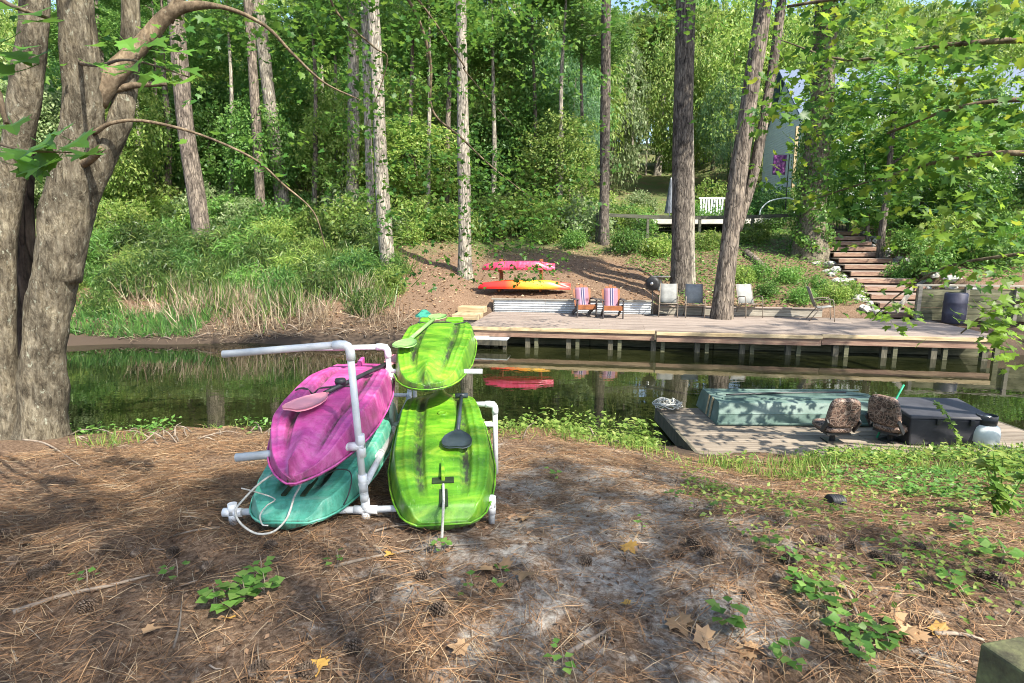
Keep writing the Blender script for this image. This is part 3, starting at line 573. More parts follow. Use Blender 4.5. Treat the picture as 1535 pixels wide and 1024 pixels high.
def over_hull(K, me, y, x0, x1, n=12, r=0.005, y2=None, lift=0.006):
    pts = []
    for i in range(n + 1):
        t = i / n; x = x0 + (x1 - x0) * t; yy = y + ((y2 if y2 is not None else y) - y) * t
        pts.append(K.matrix_world @ Vector((x, yy, hz(me, x, yy) + lift)))
    return pts
def rope(name, label, pts, r, mat, n=5, cat='rope'):
    o = MB().tube(smooth_path(pts, n), r, 7).build(name, mat, None, True); return tag(o, label, cat)
rope('strap', 'thin black strap holding the pink paddle on the magenta kayak', over_hull(K2, me2, 0.86, 0.30, -0.12, y2=0.80), 0.006, M['cord'], 2, 'strap')
rope('strap', 'thin black strap round the stern of the raised lime green kayak', over_hull(K4, me4, 0.22, -0.30, 0.28, y2=0.20), 0.006, M['cord'], 2, 'strap')
MBt = MB(); q = K2.matrix_world @ Vector((-0.03, 0.83, hz(me2, -0.03, 0.83) + 0.05)); MBt.lathe([(0.0, -0.02), (0.034, -0.02), (0.04, 0), (0.034, 0.018), (0.0, 0.02)], 12, q)
tag(MBt.build('paddle_clip', M['black'], None, True), 'black paddle clip on the shaft over the magenta kayak', 'clip')
# tow rope of the low lime kayak and its snap hook
e = K1.matrix_world @ Vector((0, 0.22, hz(me1, 0, 0.22) + 0.012)); e2 = K1.matrix_world @ Vector((0.0, -0.004, 0.15)); g_ = on_ground(652, 806)
rope('tow_rope', 'pale tow rope hanging from the stern slot of the low lime kayak', [e, K1.matrix_world @ Vector((0, 0.08, hz(me1, 0, 0.08) + 0.012)), e2 + Vector((0, -0.02, 0)), e2 + Vector((-0.005, -0.03, -0.10)), e2 + Vector((-0.012, -0.03, -0.2))], 0.008, M['rope'])
h_ = empty('snap_hook', e2 + Vector((-0.012, -0.03, -0.2)), 0, 'small steel snap hook at the end of the pale tow rope', 'hook')
MB().tube([(0.016 * math.cos(a), 0, -0.02 + 0.02 * math.sin(a)) for a in np.linspace(0.3, 6.0, 14)], 0.0045, 7).build('hook', M['metal'], h_, True)
MB().lathe([(0.006, 0), (0.010, 0.005), (0.010, 0.02), (0.006, 0.026)], 10).build('swivel', M['metal'], h_, True)
# rope looped under the blunt end of the sea green kayak
pt = lambda px, py, Y: at_y(px, py, Y)
rope('mooring_rope', 'grey white rope drooping in a loop below the sea green kayak', [pt(432, 700, 3.12), pt(395, 720, 3.0), pt(362, 752, 2.93), pt(353, 768, 2.88), pt(362, 786, 2.86), pt(385, 800, 2.86), pt(410, 797, 2.87), pt(428, 780, 2.88), pt(436, 762, 2.9), pt(441, 745, 3.0), pt(450, 728, 3.1), pt(452, 716, 3.15)], 0.006, M['rope'])
rope('thin_cord', 'thin pale cord tied across the end of the sea green kayak', [pt(362, 732, 2.95), pt(385, 738, 3.0), pt(412, 748, 3.02), pt(400, 758, 2.96), pt(390, 772, 2.89), pt(393, 786, 2.88), pt(402, 788, 2.88)], 0.004, M['rope'])
rope('thin_cord', 'dark cord looped over the side of the sea green kayak near the centre post', [pt(487, 712, 3.15), pt(505, 704, 3.2), pt(523, 706, 3.25), pt(527, 720, 3.2), pt(522, 742, 3.12), pt(515, 757, 3.1)], 0.004, M['cord'])

# pipe rack -------------------------------------------------------------------------------
rack = empty('pipe_rack', (0, 0, 0), 0, 'white plastic pipe rack standing on pine straw and carrying four kayaks', 'rack')
PR = 0.0205
def pipe(a, b, r=PR): return MB().tube([a, b], r, 14).build('pipe', M['pvc'], rack, True)
def fitting(p, dirs, L=0.055, r=0.0262, name='tee'):
    m_ = MB()
    for d in dirs: d = Vector(d).normalized(); m_.tube([Vector(p) - d * 0.012, Vector(p) + d * L], r, 14)
    return m_.build(name, M['pvc_fit'], rack, True)
def elbow(p, d0, d1, L=0.07, r=0.0262):
    p, d0, d1 = Vector(p), Vector(d0).normalized(), Vector(d1).normalized()
    pts = [p + d0 * L, p + d0 * L * 0.55] + [p + d0 * L * 0.55 * (1 - t) ** 2 + d1 * L * 0.55 * t ** 2 for t in (0.25, 0.5, 0.75)] + [p + d1 * L * 0.55, p + d1 * L]
    return MB().tube(pts, r, 14).build('elbow', M['pvc_fit'], rack, True)
def zf(x, y): return Z(x, y) - 0.02
YF = 3.2; YB = 4.32; YC = 5.4
fl = at_y(349, 768, YF - 0.06); fm = at_y(548, 764, YF); fr_ = at_y(737, 757, YF + 0.05)
ft = at_y(524, 516, YF - 0.06); fe = at_y(334, 531, YF - 0.1); fa = at_y(541, 668, YF - 0.02); fae = at_y(354, 686, YF - 0.06)
pipe(Vector((fl.x, fl.y, zf(fl.x, fl.y))), fl + Vector((0, 0, 0.04))); pipe(fl - Vector((0.03, 0, 0)), fm); pipe(fm, fr_)
pipe(Vector((fm.x + 0.004, fm.y, zf(fm.x, fm.y))), fm); pipe(fm, ft - Vector((0, 0, 0.03))); pipe(Vector((fr_.x, fr_.y, zf(fr_.x, fr_.y))), fr_ + Vector((0, 0, 0.05)))
pipe(ft - Vector((0.03, 0, 0)), fe); pipe(fa, fae, 0.0245)
up = (ft - fm).normalized(); lf_ = (fe - ft).normalized()
fitting(fl, [(0, 0, 1), (0, 0, -1), (1, 0, 0), (-0.8, 0, 0)]); fitting(fm, [(0, 0, 1), (0, 0, -1), (1, 0, 0), (-1, 0, 0)], 0.07, name='cross')
fitting(fm + up * 0.11, [up, -up], 0.05, name='coupling'); fitting(fr_, [(0, 0, 1), (0, 0, -1), (-1, 0, 0)])
fitting(fa, [up, -up, fae - fa], 0.07); elbow(ft, -up, lf_, 0.09)
bt = at_y(581, 520, YB); bb = at_y(589, 648, YB); ba = at_y(584, 584, YB); be = at_y(440, 523, YB); bae = ba + Vector((-0.66, 0.0, -0.02))
pipe(Vector((bb.x, bb.y, zf(bb.x, bb.y))), bb); pipe(bb, bt - Vector((0, 0, 0.02))); pipe(bt, be); pipe(ba, bae)
upb = (bt - bb).normalized()
elbow(bt, -upb, (-1, 0, 0), 0.085); fitting(ba, [upb, -upb, (-1, 0, 0)], 0.06); fitting(bb, [upb, -upb, (0, -1, 0.02)], 0.06)
bs = bb + upb * 0.46; fitting(bs, [upb, -upb, (1, 0, 0)], 0.06); bse = at_y(723, 551, YB); bse.z = 0.655; bse = Vector((bse.x, YB, 0.645)); bs = Vector((bs.x, bs.y, 0.645)); pipe(bs, bse)
dp = fm + up * 0.17; pipe(dp + Vector((0.015, 0.02, 0)), bb + Vector((0, -0.03, 0))); fitting((dp + bb) / 2, [bb - dp, dp - bb], 0.05, name='coupling'); fitting(dp, [up, -up, bb - dp], 0.06)
rr = at_y(742, 606, YB); rl = Vector((bb.x, YB, 0.22)); pipe(Vector((rr.x + 0.005, rr.y, zf(rr.x, rr.y))), rr - Vector((0, 0, 0.02))); pipe(Vector((rr.x, YB, 0.22)), rl); elbow(rr, (0, 0, -1), (-1, 0, 0), 0.075); pipe(rr, rr - Vector((0.16, 0, 0)))
lb = Vector((-1.72, YB, 0.16)); pipe(lb, Vector((bb.x, YB, 0.16))); pipe(Vector((lb.x, YB, zf(lb.x, YB))), lb + Vector((0, 0, 0.05))); fitting(lb, [(0, 0, 1), (0, 0, -1), (1, 0, 0)])
cb = Vector((-1.0, YC, 0)); cbt = Vector((-1.0, YC, 0.735)); pipe(Vector((cb.x, YC, zf(cb.x, YC))), cbt); pipe(cbt, cbt + Vector((0.78, 0, 0))); elbow(cbt, (0, 0, -1), (1, 0, 0), 0.08)
pm = at_y(622, 590, YC); pipe(Vector((pm.x, YC, zf(pm.x, YC))), Vector((pm.x, YC, 0.73)))
pipe(bb + Vector((0, 0.03, 0.0)), Vector((cb.x, YC, bb.z))); fitting(Vector((cb.x, YC, bb.z)), [(0, 0, 1), (0, 0, -1), (0, -1, 0)])
pipe(Vector((cb.x, YC, 0.17)), Vector((-1.7, YC, 0.17)))

# ------------------------------------------------------------------ the deck over the far shore
deck = empty('boardwalk_deck', (DO.x, DO.y, DECK), math.atan2(DU.y, DU.x), 'long weathered timber deck on pilings along the far bank', 'deck')
def seg_boards():
    plank = {}
    rr_ = random.Random(3); bw = 0.142; rows = int(3.55 / bw)
    for r_ in range(rows):
        y = 0.03 + (r_ + 0.5) * bw; x = 0.0; first = rr_.choice([2.4, 3.6, 4.8])
        end = 13.3 if r_ > 3 else 13.0
        while x < end - 0.05:
            L = min(first if x == 0 else rr_.choice([3.6, 4.8, 4.8]), end - x)
            if end - (x + L) < 0.5: L = end - x
            key = round(L, 2)
            if key not in plank: plank[key] = MB().box((0, 0, 0), (L - 0.006, bw - 0.008, 0.036)).mesh('plank')
            link('plank', plank[key], M['deck'], deck, (x + L / 2, y, -0.018 + rr_.uniform(-0.003, 0.003)), (0, 0, rr_.uniform(-0.0008, 0.0008)))
            x += L
seg_boards()
for x0, x1, dv, dz in ((0.0, 5.05, 0.0, 0.0), (5.08, 9.1, -0.09, -0.012), (9.13, 13.0, 0.02, 0.004)):
    MB().box(((x0 + x1) / 2, dv - 0.03, -0.055 + dz), (x1 - x0, 0.07, 0.09)).build('edge_board', M['lumber'], deck, bevel=0.006)
    MB().box(((x0 + x1) / 2, dv + 0.0, -0.19 + dz), (x1 - x0 - 0.02, 0.045, 0.17)).build('fascia_board', M['fascia'], deck, bevel=0.004)
MB().box((0.0, 1.75, -0.11), (0.045, 3.5, 0.2)).build('fascia_board', M['fascia'], deck)
pm_ = MB().box((0, 0, -0.75), (0.13, 0.13, 1.5)).mesh('piling'); pm2 = MB().box((0, 0, -0.75), (0.10, 0.10, 1.5)).mesh('piling')
for i in range(12):
    x = 0.55 + i * 1.12
    link('piling', pm_, M['piling'], deck, (x, 0.12, -0.06)); link('piling', pm2, M['bulkhead'], deck, (x + 0.24, 0.09, -0.06))
for r_ in range(4):
    for i in range(4):
        MB().box((1.7 + i * 3.3, 0.62 + 0.012 * (r_ % 2), -0.24 - r_ * 0.215), (3.28, 0.05, 0.205)).build('bulkhead_board', M['bulkhead'], deck, bevel=0.008)
for x in np.arange(0.6, 13, 1.6): MB().box((x, 1.6, -0.13), (0.045, 3.0, 0.18)).build('joist', M['bulkhead'], deck)
# corrugated and timber retaining walls behind it
def dock_pt(u, v, z): return DO + DU * u + DV * v + Vector((0, 0, z))
RZ = math.atan2(DU.y, DU.x)
w1 = empty('corrugated_wall', dock_pt(0.05, 3.62, DECK), RZ, 'low wall of grey corrugated sheets under a board cap, behind the deck', 'retaining wall')
for i in range(3):
    vs_ = []; n_ = 33; x0, x1 = i * 1.72, i * 1.72 + 1.71
    for k in range(n_):
        z = 0.005 + 0.40 * k / (n_ - 1); y = 0.018 * math.sin(k / (n_ - 1) * 2 * math.pi * 5) + 0.004 * i
        vs_ += [(x0, y, z), (x1, y, z)]
    m_ = len(vs_); vs_ += [(a, b + 0.012, c) for a, b, c in vs_]
    f_ = [(2 * k, 2 * k + 1, 2 * k + 3, 2 * k + 2) for k in range(n_ - 1)] + [(m_ + 2 * k, m_ + 2 * k + 2, m_ + 2 * k + 3, m_ + 2 * k + 1) for k in range(n_ - 1)]
    MB().add(vs_, f_).build('corrugated_sheet', M['corrugated'], w1, True)
MB().box((2.55, 0.03, 0.425), (5.3, 0.15, 0.04)).build('cap_board', M['greylumber'], w1, bevel=0.005)
for x in (0.0, 2.6, 5.18): MB().box((x, 0.07, 0.2), (0.09, 0.09, 0.40)).build('post', M['greylumber'], w1)
w2 = empty('timber_wall', dock_pt(5.45, 3.60, DECK), RZ, 'low grey board wall along the back of the deck by the patio chairs', 'retaining wall')
for r_ in range(2): MB().box((2.45, 0.0, 0.075 + r_ * 0.125), (4.9, 0.045, 0.12)).build('board', M['greylumber'], w2, bevel=0.005)
MB().box((2.45, 0.02, 0.275), (4.95, 0.15, 0.036)).build('cap_board', M['deck'], w2, bevel=0.005)
w3 = empty('timber_wall', dock_pt(12.85, 3.45, DECK), RZ, 'taller board retaining wall beside the foot of the garden stairs', 'retaining wall')
for r_ in range(5): MB().box((3.2, 0.0, 0.10 + r_ * 0.185), (6.4, 0.05, 0.178)).build('board', M['bulkhead'], w3, bevel=0.006)
MB().box((3.2, -0.01, 1.04), (6.5, 0.16, 0.05)).build('cap_board', M['greylumber'], w3, bevel=0.005)
for x in (0.05, 1.3, 2.6, 3.9, 5.2): MB().box((x, -0.08, 0.5), (0.1, 0.1, 1.02)).build('post', M['greylumber'], w3)
MB().bar((-0.03, 0.1, 0.98), (-0.9, 1.2 - 2.1, 0.35), 0.05, 0.16).build('stringer', M['greylumber'], w3)
# barrel lying by that wall
b_ = empty('plastic_barrel', dock_pt(13.6, 2.85, DECK), RZ + 0.3, 'dark blue grey plastic barrel standing against the taller board wall', 'barrel')
MB().lathe([(0.25, 0), (0.275, 0.03), (0.28, 0.25), (0.29, 0.28), (0.28, 0.31), (0.28, 0.56), (0.29, 0.59), (0.28, 0.62), (0.275, 0.84), (0.25, 0.87), (0.23, 0.85)], 24).build('drum', M['barrel'], b_, True)
MB().lathe([(0.20, 0.855), (0.20, 0.872), (0.0, 0.875)], 20).build('lid', M['black'], b_, True)
# timber landing and low platform at the deck's open end
ls = empty('landing_steps', dock_pt(-0.95, 1.75, DECK), RZ, 'two stacked tan timber steps at the open end of the deck', 'steps')
MB().box((0.45, 0.3, 0.02), (0.85, 0.7, 0.16)).build('step', M['lumber'], ls, bevel=0.01)
MB().box((0.45, 0.95, 0.16), (0.85, 0.55, 0.2)).build('step', M['lumber'], ls, bevel=0.01)
MB().box((0.45, 0.3, -0.26), (0.85, 0.6, 0.4)).build('base', M['greylumber'], ls)
jp = empty('low_platform', dock_pt(0.0, -0.38, WATER), RZ, 'pale grey low boarding platform just above the water by the deck', 'platform')
for k in range(4): MB().box((0.55, 0.07 + k * 0.155, 0.27), (1.25, 0.148, 0.035)).build('plank', M['corrugated'], jp, bevel=0.004)
MB().box((0.55, 0.0, 0.18), (1.25, 0.04, 0.13)).build('beam', M['piling'], jp)
for x in (0.02, 1.1): MB().box((x, 0.06, -0.2), (0.09, 0.09, 0.9)).build('piling', M['piling'], jp)
# green roofed lantern on a post
lt = empty('bird_feeder', at_y(637, 505, 15.2), 0.2, 'green roofed bird feeder on a post by the shore beside the deck', 'bird feeder'); lt.location.z = -1.3
MB().tube([(0, 0, 0), (0, 0, 0.86)], 0.035, 8).build('post', M['piling'], lt)
MB().box((0, 0, 0.88), (0.36, 0.36, 0.03)).build('tray', M['feeder_green'], lt)
MB().box((0, 0, 0.97), (0.27, 0.27, 0.16)).build('hopper', M['tank'], lt)
MB().add([(-0.24, -0.24, 1.06), (0.24, -0.24, 1.06), (0.24, 0.24, 1.06), (-0.24, 0.24, 1.06), (-0.05, 0, 1.24), (0.05, 0, 1.24)], [(0, 3, 2, 1), (0, 1, 5, 4), (1, 2, 5), (2, 3, 4, 5), (3, 0, 4)]).build('roof', M['feeder_green'], lt)

# ------------------------------------------------------------------ deck furniture
def on_deck(px, py): return at_z(px, py, DECK)
def adirondack(px, py, rz, label):
    root = empty('adirondack_chair', on_deck(px, py), rz, label, 'chair', 'wooden slat back chairs on the deck')
    for k in range(5):
        x = -0.24 + k * 0.12; top = 0.98 - 0.10 * abs(k - 2) ** 1.5 / 2.0
        MB().bar((x * 0.85, 0.25, 0.30), (x, 0.25 + (top - 0.3) * 0.38, top), 0.105, 0.02, (0, -1, 0.3)).build('back_slat', M['adir'], root, bevel=0.004)
    for k in range(5): MB().box((0, -0.25 + k * 0.105, 0.375 - k * 0.022), (0.56, 0.098, 0.02), Matrix.Rotation(-0.2, 3, 'X')).build('seat_slat', M['adir'], root)
    MB().box((0, -0.32, 0.31), (0.58, 0.022, 0.13)).build('apron', M['adir'], root, bevel=0.003)
    for s in (-1, 1):
        MB().box((s * 0.30, -0.30, 0.27), (0.03, 0.1, 0.54)).build('leg', M['adir_dark'], root)
        MB().bar((s * 0.27, -0.3, 0.36), (s * 0.27, 0.55, 0.02), 0.03, 0.12).build('leg', M['adir_dark'], root)
        MB().bar((s * 0.33, -0.38, 0.555), (s * 0.33, 0.38, 0.545), 0.13, 0.022).build('armrest', M['adir_dark'], root, bevel=0.004)
    MB().bar((-0.34, 0.36, 0.52), (0.34, 0.36, 0.52), 0.06, 0.025).build('back_rail', M['adir_dark'], root)
    t = MB(); n_ = 10
    for k in range(n_):
        f = k / (n_ - 1)
        if f < 0.72: g = f / 0.72; p = Vector((0, 0.49 - 0.235 * g - 0.02, 0.86 - 0.55 * g + 0.0)) + Vector((0, -0.02, 0.012))
        else: g = (f - 0.72) / 0.28; p = Vector((0, 0.225 - 0.3 * g, 0.325 + 0.05 * g))
        t.v += [(-0.21, p.y, p.z), (-0.08, p.y - 0.006, p.z), (0.06, p.y, p.z + 0.003), (0.21, p.y - 0.002, p.z)]
    t.f = [(4 * k + j, 4 * k + j + 1, 4 * k + j + 5, 4 * k + j + 4) for k in range(n_ - 1) for j in range(3)]
    tw = t.build('striped_towel', M['towel'], None, True); tw.matrix_world = Matrix.Translation(root.location) @ Matrix.Rotation(rz, 4, 'Z')
    so = tw.modifiers.new('thick', 'SOLIDIFY'); so.thickness = 0.012; so.offset = 1
    return root, tw
for px, py, rz, other in ((876, 474, 0.12, 'farther from the fan'), (917, 476, -0.05, 'nearer the fan')):
    c_, t_ = adirondack(px, py, rz, 'orange wooden slat back chair with a striped towel, ' + other)
    tag(t_, 'purple and navy striped towel draped over the chair ' + other, 'towel', 'striped towels on the chairs')
def patio_chair(px, py, rz, label):
    root = empty('patio_chair', on_deck(px, py), rz, label, 'chair', 'grey sling patio chairs on the deck')
    for s in (-1, 1):
        x = s * 0.28; T = 0.014
        MB().tube(smooth_path([(x, -0.32, 0), (x, -0.27, 0.42), (x, -0.24, 0.60), (x, -0.17, 0.65), (x, 0.12, 0.63), (x, 0.22, 0.56)], 4), T, 8).build('front_leg', M['bronze'], root, True)
        MB().tube([(x, 0.34, 0), (x * 0.97, 0.05, 0.42)], T, 8).build('rear_leg', M['bronze'], root, True)
        MB().tube(smooth_path([(x * 0.93, -0.27, 0.43), (x * 0.93, 0.1, 0.38), (x * 0.93, 0.2, 0.45), (x * 0.93, 0.42, 1.0)], 4), T, 8).build('side_rail', M['bronze'], root, True)
    MB().tube([(-0.28, -0.27, 0.42), (0.28, -0.27, 0.42)], 0.012, 8).build('front_rail', M['bronze'], root, True)
    def sheet(name, pts):
        t = MB()
        for p in pts:
            t.v += [(-0.255, p[0], p[1]), (-0.09, p[0] + 0.012, p[1] - 0.008), (0.09, p[0] + 0.012, p[1] - 0.008), (0.255, p[0], p[1])]
        t.f = [(4 * k + j, 4 * k + j + 1, 4 * k + j + 5, 4 * k + j + 4) for k in range(len(pts) - 1) for j in range(3)]
        o = t.build(name, M['sling'], root, True); so = o.modifiers.new('thick', 'SOLIDIFY'); so.thickness = 0.008; return o
    sheet('seat', [(-0.27, 0.435), (-0.1, 0.405), (0.1, 0.385), (0.17, 0.40)])
    sheet('backrest', [(0.18, 0.42), (0.25, 0.58), (0.32, 0.75), (0.42, 1.0)])
    return root
patio_chair(1001, 474, -0.25, 'grey sling patio chair facing the water beside the fan')
patio_chair(1040, 475, -0.2, 'grey sling patio chair between the fan side chair and the leaning trunk')
patio_chair(1122, 475, 0.15, 'grey sling patio chair facing the water just past the leaning trunk')
patio_chair(1230, 480, 1.25, 'grey sling patio chair turned sideways near the garden stairs')
fn = empty('pedestal_fan', on_deck(977, 473), -0.5, 'black pedestal fan standing between the wooden and the sling chairs', 'fan')
MB().lathe([(0.24, 0), (0.24, 0.02), (0.05, 0.045), (0.03, 0.06), (0, 0.06)], 20).build('base', M['black_metal'], fn, True)
MB().tube([(0, 0, 0.04), (0, 0, 0.95)], 0.018, 8).build('pole', M['black_metal'], fn, True)
hd = MB(); hd.lathe([(0.0, -0.09), (0.10, -0.09), (0.22, -0.05), (0.225, 0.05), (0.16, 0.10), (0.0, 0.11)], 22); hd_o = hd.build('fan_housing', M['black_metal'], fn, True, loc=(0, -0.03, 1.02), rot=(R(96), 0, 0))
MB().lathe([(0.0, 0), (0.05, 0), (0.05, 0.07), (0.0, 0.075)], 14).build('motor_cap', M['metal'], fn, True, loc=(0, -0.12, 1.02), rot=(R(96), 0, 0))
bt_ = empty('bird_bath', on_ground(990, 436, 18), 0, 'shallow grey bird bath on the slope behind the wooden chairs', 'bird bath')
MB().lathe([(0.14, 0), (0.07, 0.06), (0.05, 0.4), (0.1, 0.44)], 16).build('pedestal', M['stone'], bt_, True)
MB().lathe([(0.1, 0.42), (0.34, 0.48), (0.36, 0.51), (0.32, 0.50), (0.0, 0.46)], 22).build('bowl', M['stone'], bt_, True)

# rack with two kayaks on the slope
fk = empty('kayak_stand', at_y(780, 445, 20.2), -0.1, 'red brown timber stand with two posts holding kayaks above the corrugated wall', 'stand'); fk.location.z = Z(fk.location.x, 20.2) - 0.03
arms = []
def far_kayak(label, px0, py0, px1, py1, Y, W, H, mat):
    A = at_y(px0, py0, Y); B = at_y(px1, py1, Y - 0.25); arms.append((A.z + B.z) / 2 - fk.location.z)
    return kayak(label, A, B, W, H, mat, [(0, 0.08), (0.03, 0.3), (0.1, 0.58), (0.25, 0.88), (0.45, 1), (0.6, 1), (0.8, 0.82), (0.92, 0.5), (0.97, 0.28), (1, 0.06)], ns=30, nu=25)
far_kayak('pinkish red kayak on the upper arms of the timber stand', 723, 404, 832, 404, 20.1, 0.68, 0.30, M['red'])
far_kayak('red, orange and yellow kayak on the lower arms of the timber stand', 717, 432, 855, 433, 20.1, 0.70, 0.30, M['sunset'])

for x in (-0.72, 0.72):
    MB().box((x, 0.34, 0.6), (0.13, 0.13, max(arms) * 2 + 0.1 - 0.6)).build('post', M['rackpost'], fk, bevel=0.01)
    for z in arms: MB().box((x, 0.02, z - 0.068), (0.07, 0.66, 0.07)).build('arm', M['rackpost'], fk)

# ------------------------------------------------------------------ floating dock with the upturned boat
FZ = -0.90
NL = at_z(1050, 682, FZ); FD = 2.05; FLEN = 4.75
fd = empty('floating_dock', (NL.x, NL.y, FZ), 0.0, 'low brown plank dock at the near bank under the upturned green boat', 'dock')
nb = 14; pw_ = FD / nb; pl_ = [MB().box((0, 0, 0), (FLEN / 2 - 0.006, pw_ - 0.009, 0.035)).mesh('plank') for _ in range(1)]
rr_ = random.Random(11)
for k in range(nb):
    for h in range(2): link('plank', pl_[0], M['float'], fd, (FLEN / 4 + h * FLEN / 2, (k + 0.5) * pw_, -0.017 + rr_.uniform(-0.004, 0.003)), (rr_.uniform(-0.01, 0.01), 0, rr_.uniform(-0.002, 0.002)))
MB().box((-0.02, FD / 2, -0.10), (0.045, FD + 0.04, 0.2)).build('rim_board', M['piling'], fd)
MB().box((FLEN + 0.02, FD / 2, -0.10), (0.045, FD + 0.04, 0.2)).build('rim_board', M['piling'], fd)
MB().box((FLEN / 2, -0.02, -0.12), (FLEN, 0.045, 0.17)).build('rim_board', M['piling'], fd)
MB().box((FLEN / 2, FD + 0.02, -0.12), (FLEN, 0.045, 0.17)).build('rim_board', M['piling'], fd)
for x in (0.6, 2.4, 4.2): MB().box((x, FD / 2, -0.2), (0.9, FD - 0.2, 0.3)).build('float_block', M['black'], fd)
# upturned boat
bo = empty('upturned_boat', at_z(1075, 638, FZ + 0.005), R(-1.5), 'faded green flat bottomed boat lying upside down on the low plank dock', 'boat')
BL, BW, BH = 2.85, 1.05, 0.31
def boat_hull():
    st = [(0.0, 0.0, 1.0, 1.0), (0.02, 0.02, 1.0, 1.0), (0.35, 0.35, 1.0, 1.0), (0.7, 0.66, 0.98, 1.0), (0.86, 0.80, 0.90, 0.97), (1.0, 0.88, 0.78, 0.88)]
    lv = [(0.0, 0.0, 0.0), (0.07, 0.01, 0.06), (0.08, 0.028, 0.06), (0.48, 0.05, 0.06), (0.52, 0.044, 0.06), (0.55, 0.06, 0.06), (0.97, 0.125, 0.06), (1.0, 0.15, 0.06)]
    vs_ = []
    for xs_rim, xs_top, wt, ht in st:
        ring = []
        for f, ins, _ in lv:
            x = (xs_rim + (xs_top - xs_rim) * f) * BL + (0.05 * f if xs_rim < 0.3 else 0); y = ins + (1 - wt) * 0.45
            ring.append((x, y, f * BH * ht))
        ring += [(x, BW - y, z) for x, y, z in ring[::-1]]; vs_ += ring
    n_ = len(lv) * 2
    f_ = [(i * n_ + k, (i + 1) * n_ + k, (i + 1) * n_ + k + 1, i * n_ + k + 1) for i in range(len(st) - 1) for k in range(n_ - 1)]
    f_ += [tuple(range(n_)), tuple((len(st) - 1) * n_ + k for k in range(n_ - 1, -1, -1))]
    f_ += [(i * n_, i * n_ + n_ - 1, (i + 1) * n_ + n_ - 1, (i + 1) * n_) for i in range(len(st) - 1)]
    return MB().add(vs_, f_)
bhull = boat_hull().build('hull', M['boat'], bo, bevel=0.012)
for y in (0.30, 0.56, 0.82): MB().box((1.28, y, BH + 0.008), (2.25, 0.035, 0.02)).build('keel_strip', M['boat'], bhull, bevel=0.005)
MB().box((1.35, 0.004, 0.03), (2.7, 0.03, 0.03)).build('gunwale', M['boat'], bhull, bevel=0.006)
MB().box((0.012, 0.34, 0.17), (0.012, 0.05, 0.30), Matrix.Rotation(R(7.5), 3, 'Y')).build('transom_strap', M['lumber'], bhull)
MB().box((0.014, 0.5, 0.17), (0.012, 0.04, 0.30), Matrix.Rotation(R(7.5), 3, 'Y')).build('transom_strap', M['lumber'], bhull)
pb = lambda x, y: bo.matrix_world @ Vector((x, y, BH + 0.03)) if False else Vector(bo.location) + Matrix.Rotation(R(-1.5), 3, 'Z') @ Vector((x, y, BH + 0.03))
rope('boat_hook', 'dark boat hook pole lying on the bottom of the green boat', [pb(0.25, 0.42), pb(0.7, 0.5), pb(1.2, 0.56), pb(2.1, 0.62)], 0.014, M['black'], 3, 'pole')
# camouflage boat seats
def boat_seat(loc, rz, label, tip=0.0):
    root = empty('folding_boat_chair', loc, rz, label, 'seat', 'camouflage boat seats on the low dock'); root.rotation_euler = (tip, 0, rz)
    def pad(name, w, h, t, m, top=0.82):
        pts = []; n_ = 28
        for k in range(n_):
            a = 2 * math.pi * k / n_; cx, sy = math.cos(a), math.sin(a)
            x = math.copysign(abs(cx) ** 0.45, cx) * w / 2; y = math.copysign(abs(sy) ** 0.5, sy) * h / 2
            pts.append((x * (1 - (1 - top) * (y / h + 0.5)), y))
        rings = [(0.86, -t / 2), (1.0, -t / 4), (1.0, t / 4), (0.86, t / 2)]; vs_ = []
        for s, z in rings: vs_ += [(x * s, y * s, z) for x, y in pts]
        f_ = [(i * n_ + k, i * n_ + (k + 1) % n_, (i + 1) * n_ + (k + 1) % n_, (i + 1) * n_ + k) for i in range(3) for k in range(n_)] + [tuple(range(n_ - 1, -1, -1)), tuple(3 * n_ + k for k in range(n_))]
        o = MB().add([tuple(m @ Vector(v)) for v in vs_], f_).build(name, M['camo'], root, True); return o
    pad('seat_cushion', 0.42, 0.40, 0.09, Matrix.Translation((0, -0.2, 0.20)))
    pad('backrest', 0.43, 0.40, 0.08, Matrix.Translation((0, 0.03, 0.44)) @ Matrix.Rotation(R(78), 4, 'X'))
    for s in (-1, 1): MB().bar((s * 0.2, -0.08, 0.17), (s * 0.2, 0.06, 0.34), 0.02, 0.05).build('hinge', M['black'], root)
    MB().box((0, -0.18, 0.14), (0.3, 0.3, 0.03)).build('shell', M['black'], root)
    MB().tube([(0, -0.18, 0.0), (0, -0.18, 0.14)], 0.035, 10).build('pedestal', M['black_metal'], root); MB().box((0, -0.18, 0.008), (0.2, 0.2, 0.016)).build('base_plate', M['black_metal'], root)
    return root
boat_seat(at_z(1258, 668, FZ + 0.002), R(178), 'camouflage boat seat with its back turned, before the green boat')
boat_seat(at_z(1322, 664, FZ + 0.002), R(118), 'camouflage boat seat turned sideways against the black dock box')
gp = at_z(1325, 668, FZ); rope('green_pole', 'thin bright green pole leaning beside the black dock box', [gp + Vector((0.1, 0.30, 0.0)), at_y(1337, 610, gp.y + 0.42), at_y(1355, 577, gp.y + 0.50)], 0.013, M['greenpole'], 3, 'pole')
